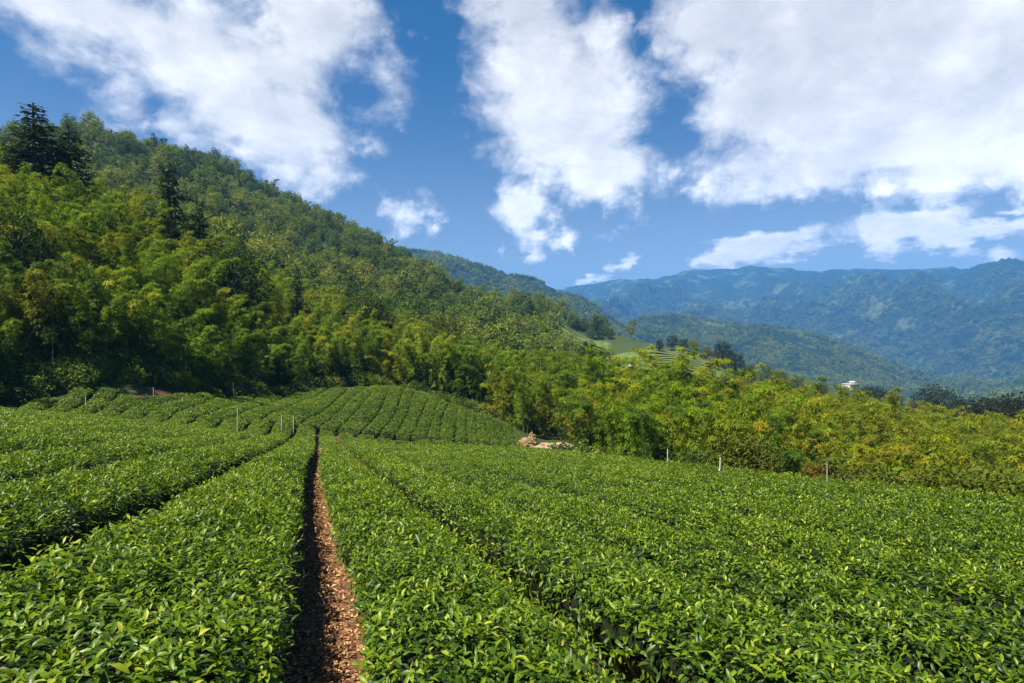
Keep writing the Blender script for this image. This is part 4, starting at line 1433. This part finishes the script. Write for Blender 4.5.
M_WALL = plain('plaster', lambda t: t.ramp(t.noise(position(t), 0.8, 5.0).outputs[0], [(0.3, (0.62, 0.57, 0.50)), (0.7, (0.78, 0.74, 0.68))]), 0.8)
M_ROOFR = plain('roof_rust', lambda t: t.ramp(t.noise(position(t), 1.2, 5.0).outputs[0], [(0.3, (0.22, 0.10, 0.06)), (0.7, (0.36, 0.20, 0.13))]), 0.7)
M_ROOFW = plain('roof_pale', lambda t: t.ramp(t.noise(position(t), 1.2, 5.0).outputs[0], [(0.3, (0.60, 0.62, 0.64)), (0.7, (0.78, 0.79, 0.80))]), 0.5)
M_PALE = plain('weathered_plaster', lambda t: t.ramp(t.noise(position(t), 0.8, 5.0).outputs[0], [(0.3, (0.36, 0.34, 0.31)), (0.7, (0.50, 0.48, 0.44))]), 0.8)
M_ROOFP = plain('concrete_roof', lambda t: t.ramp(t.noise(position(t), 0.8, 5.0).outputs[0], [(0.3, (0.34, 0.32, 0.29)), (0.7, (0.48, 0.45, 0.41))]), 0.8)
M_GLASS = plain('dark_window', lambda t: (0.03, 0.04, 0.05, 1), 0.15, 0.5)
def house(name, u, r, w, dp, hgt, rz, roofm, label, storeys=1, flat=False, wallm=None, lift=0.0):
    az = u_az(u)
    x, y = math.sin(az) * r, math.cos(az) * r
    z = float(ground(np.array(x), np.array(y))) + lift
    root = empty(name, (x, y, z), label=label, category='house')
    root.rotation_euler = (0, 0, rz)
    h = Heap(); box_into(h, (0, 0, hgt / 2 - 0.5), (w, dp, hgt + 1))
    link('wall', h.mesh('wall', [wallm or M_WALL], False), root)
    h = Heap()
    if flat:
        box_into(h, (0, 0, hgt + 0.17), (w + 0.5, dp + 0.5, 0.3))
        box_into(h, (w * 0.2, 0, hgt + 1.1), (w * 0.35, dp * 0.5, 1.55))
    else:
        e = 0.5; a, b = w / 2 + e, dp / 2 + e; rh = dp * 0.32
        V = np.array([(-a, -b, hgt), (a, -b, hgt), (a, b, hgt), (-a, b, hgt), (-a, 0, hgt + rh), (a, 0, hgt + rh)], float)
        V = np.concatenate([V, V - np.array([0, 0, 0.15])])
        h.add(V, [[0, 4, 3], [1, 2, 5], [6, 9, 10], [7, 11, 8]], [[0, 1, 5, 4], [2, 3, 4, 5], [6, 10, 11, 7], [8, 11, 10, 9], [0, 6, 7, 1], [2, 8, 9, 3]])
    link('roof', h.mesh('roof', [roofm], False), root)
    for s in range(storeys):
        for k in range(max(2, int(w // 2.6))):
            m = max(2, int(w // 2.6))
            wx = -w / 2 + (k + 0.5) * w / m
            h = Heap(); box_into(h, (wx, -dp / 2 - 0.03, hgt / storeys * (s + 0.55)), (min(1.2, w / m * .6), 0.08, hgt / storeys * 0.42))
            link('window', h.mesh('window', [M_GLASS], False), root)
    h = Heap(); box_into(h, (w / 2 + 0.03, 0, 1.0), (0.08, 0.95, 2.0))
    link('door', h.mesh('door', [M_WOOD], False), root)
    return root
house('farm_house', 633, 262, 3.2, 2.7, 2.7, 0.5, M_ROOFR, 'small pale house with rusty roof beside the far terraces')
house('shed', 612, 285, 4.2, 2.6, 1.3, 0.1, M_ROOFW, 'low shed with a white roof left of the small pale house')
house('apartment_building', 851, 420, 8.5, 6, 5.6, 0.35, M_ROOFP, 'pale flat-roofed building above the bamboo at the valley rim', 2, True, M_PALE)
house('hillside_house', 523, 250, 3.4, 3.0, 4.6, 0.6, M_ROOFR, 'narrow brown house half hidden on the wooded hillside', lift=3.0)

def far_tree(u, r, hgt, w, col, label, kind=None):
    az = u_az(u)
    k = BROADS[int(tr_.integers(4))] if kind is None else kind
    k.place(math.sin(az) * r, math.cos(az) * r, hgt / 9.0 * w, tr_.uniform(0, 6), col, label, None, sz=1.0 / w, sink=0.4)
OLIVE = (0.05, 0.075, 0.014)
far_tree(660, 296, 6.5, 0.8, (0.02, 0.04, 0.012), 'small dark tree standing on the lower far terrace')
for (u, r, hg, w, c, lab) in [
    (672, 350, 9, 1.1, (0.026, 0.045, 0.014), 'dark round tree at the upper edge of the far terrace, leftmost there'),
    (684, 350, 7.5, 1.0, (0.03, 0.05, 0.014), 'dark low tree right of the leftmost dark one above the far terrace'),
    (694, 348, 9, 1.0, (0.15, 0.17, 0.018), 'yellow-green tree topping the line above the far terrace'),
    (706, 345, 8, 1.1, (0.11, 0.13, 0.016), 'olive tree between yellow tree and dark clump above the far terrace'),
    (716, 342, 7, 1.0, (0.13, 0.14, 0.016), 'short yellowish tree next to the dark clump at the far terrace end'),
    (724, 300, 13, 0.9, (0.018, 0.034, 0.012), 'dark bulky tree at the right end of the far terrace'),
    (736, 296, 11.5, 1.0, (0.022, 0.04, 0.012), 'second dark bulky tree at the far terrace end, next to the first'),
    (752, 285, 11, 0.6, (0.075, 0.10, 0.028), 'slender grey-green tree right of the dark bulky pair'),
    (766, 280, 12, 0.6, (0.08, 0.105, 0.028), 'tall slender grey-green tree above the bamboo tops'),
    (782, 275, 11, 0.7, (0.075, 0.095, 0.028), 'grey-green tree between tall slender one and the pale flat-roofed building'),
    (800, 270, 10, 0.8, (0.065, 0.085, 0.022), 'dull green tree left of the pale flat-roofed building'),
    (822, 268, 9, 0.9, (0.06, 0.08, 0.02), 'low dull green tree nearest the pale flat-roofed building on its left'),
    (872, 250, 11, 1.3, (0.030, 0.040, 0.014), 'dark brownish tree just right of the pale flat-roofed building'),
    (890, 248, 9.5, 1.3, (0.034, 0.044, 0.014), 'wide dark tree between flat-roofed building and domed dark tree'),
    (938, 235, 14.5, 1.2, (0.026, 0.034, 0.012), 'domed dark tree standing above the golden bamboo'),
    (920, 238, 9, 1.2, (0.03, 0.04, 0.014), 'low dark tree left beside the domed dark tree'),
    (962, 225, 11, 1.4, (0.026, 0.032, 0.012), 'flat dark tree right beside the domed dark tree'),
    (985, 190, 12, 1.4, (0.022, 0.028, 0.010), 'dark tree mass at the far right behind golden bamboo, inner one'),
    (1004, 170, 13, 1.4, (0.022, 0.028, 0.010), 'dark tree mass at the far right behind golden bamboo, middle one'),
    (1022, 160, 13, 1.4, (0.022, 0.028, 0.010), 'dark tree mass at the far right behind golden bamboo, outer one')]:
    far_tree(u, r, hg, w, c, lab)
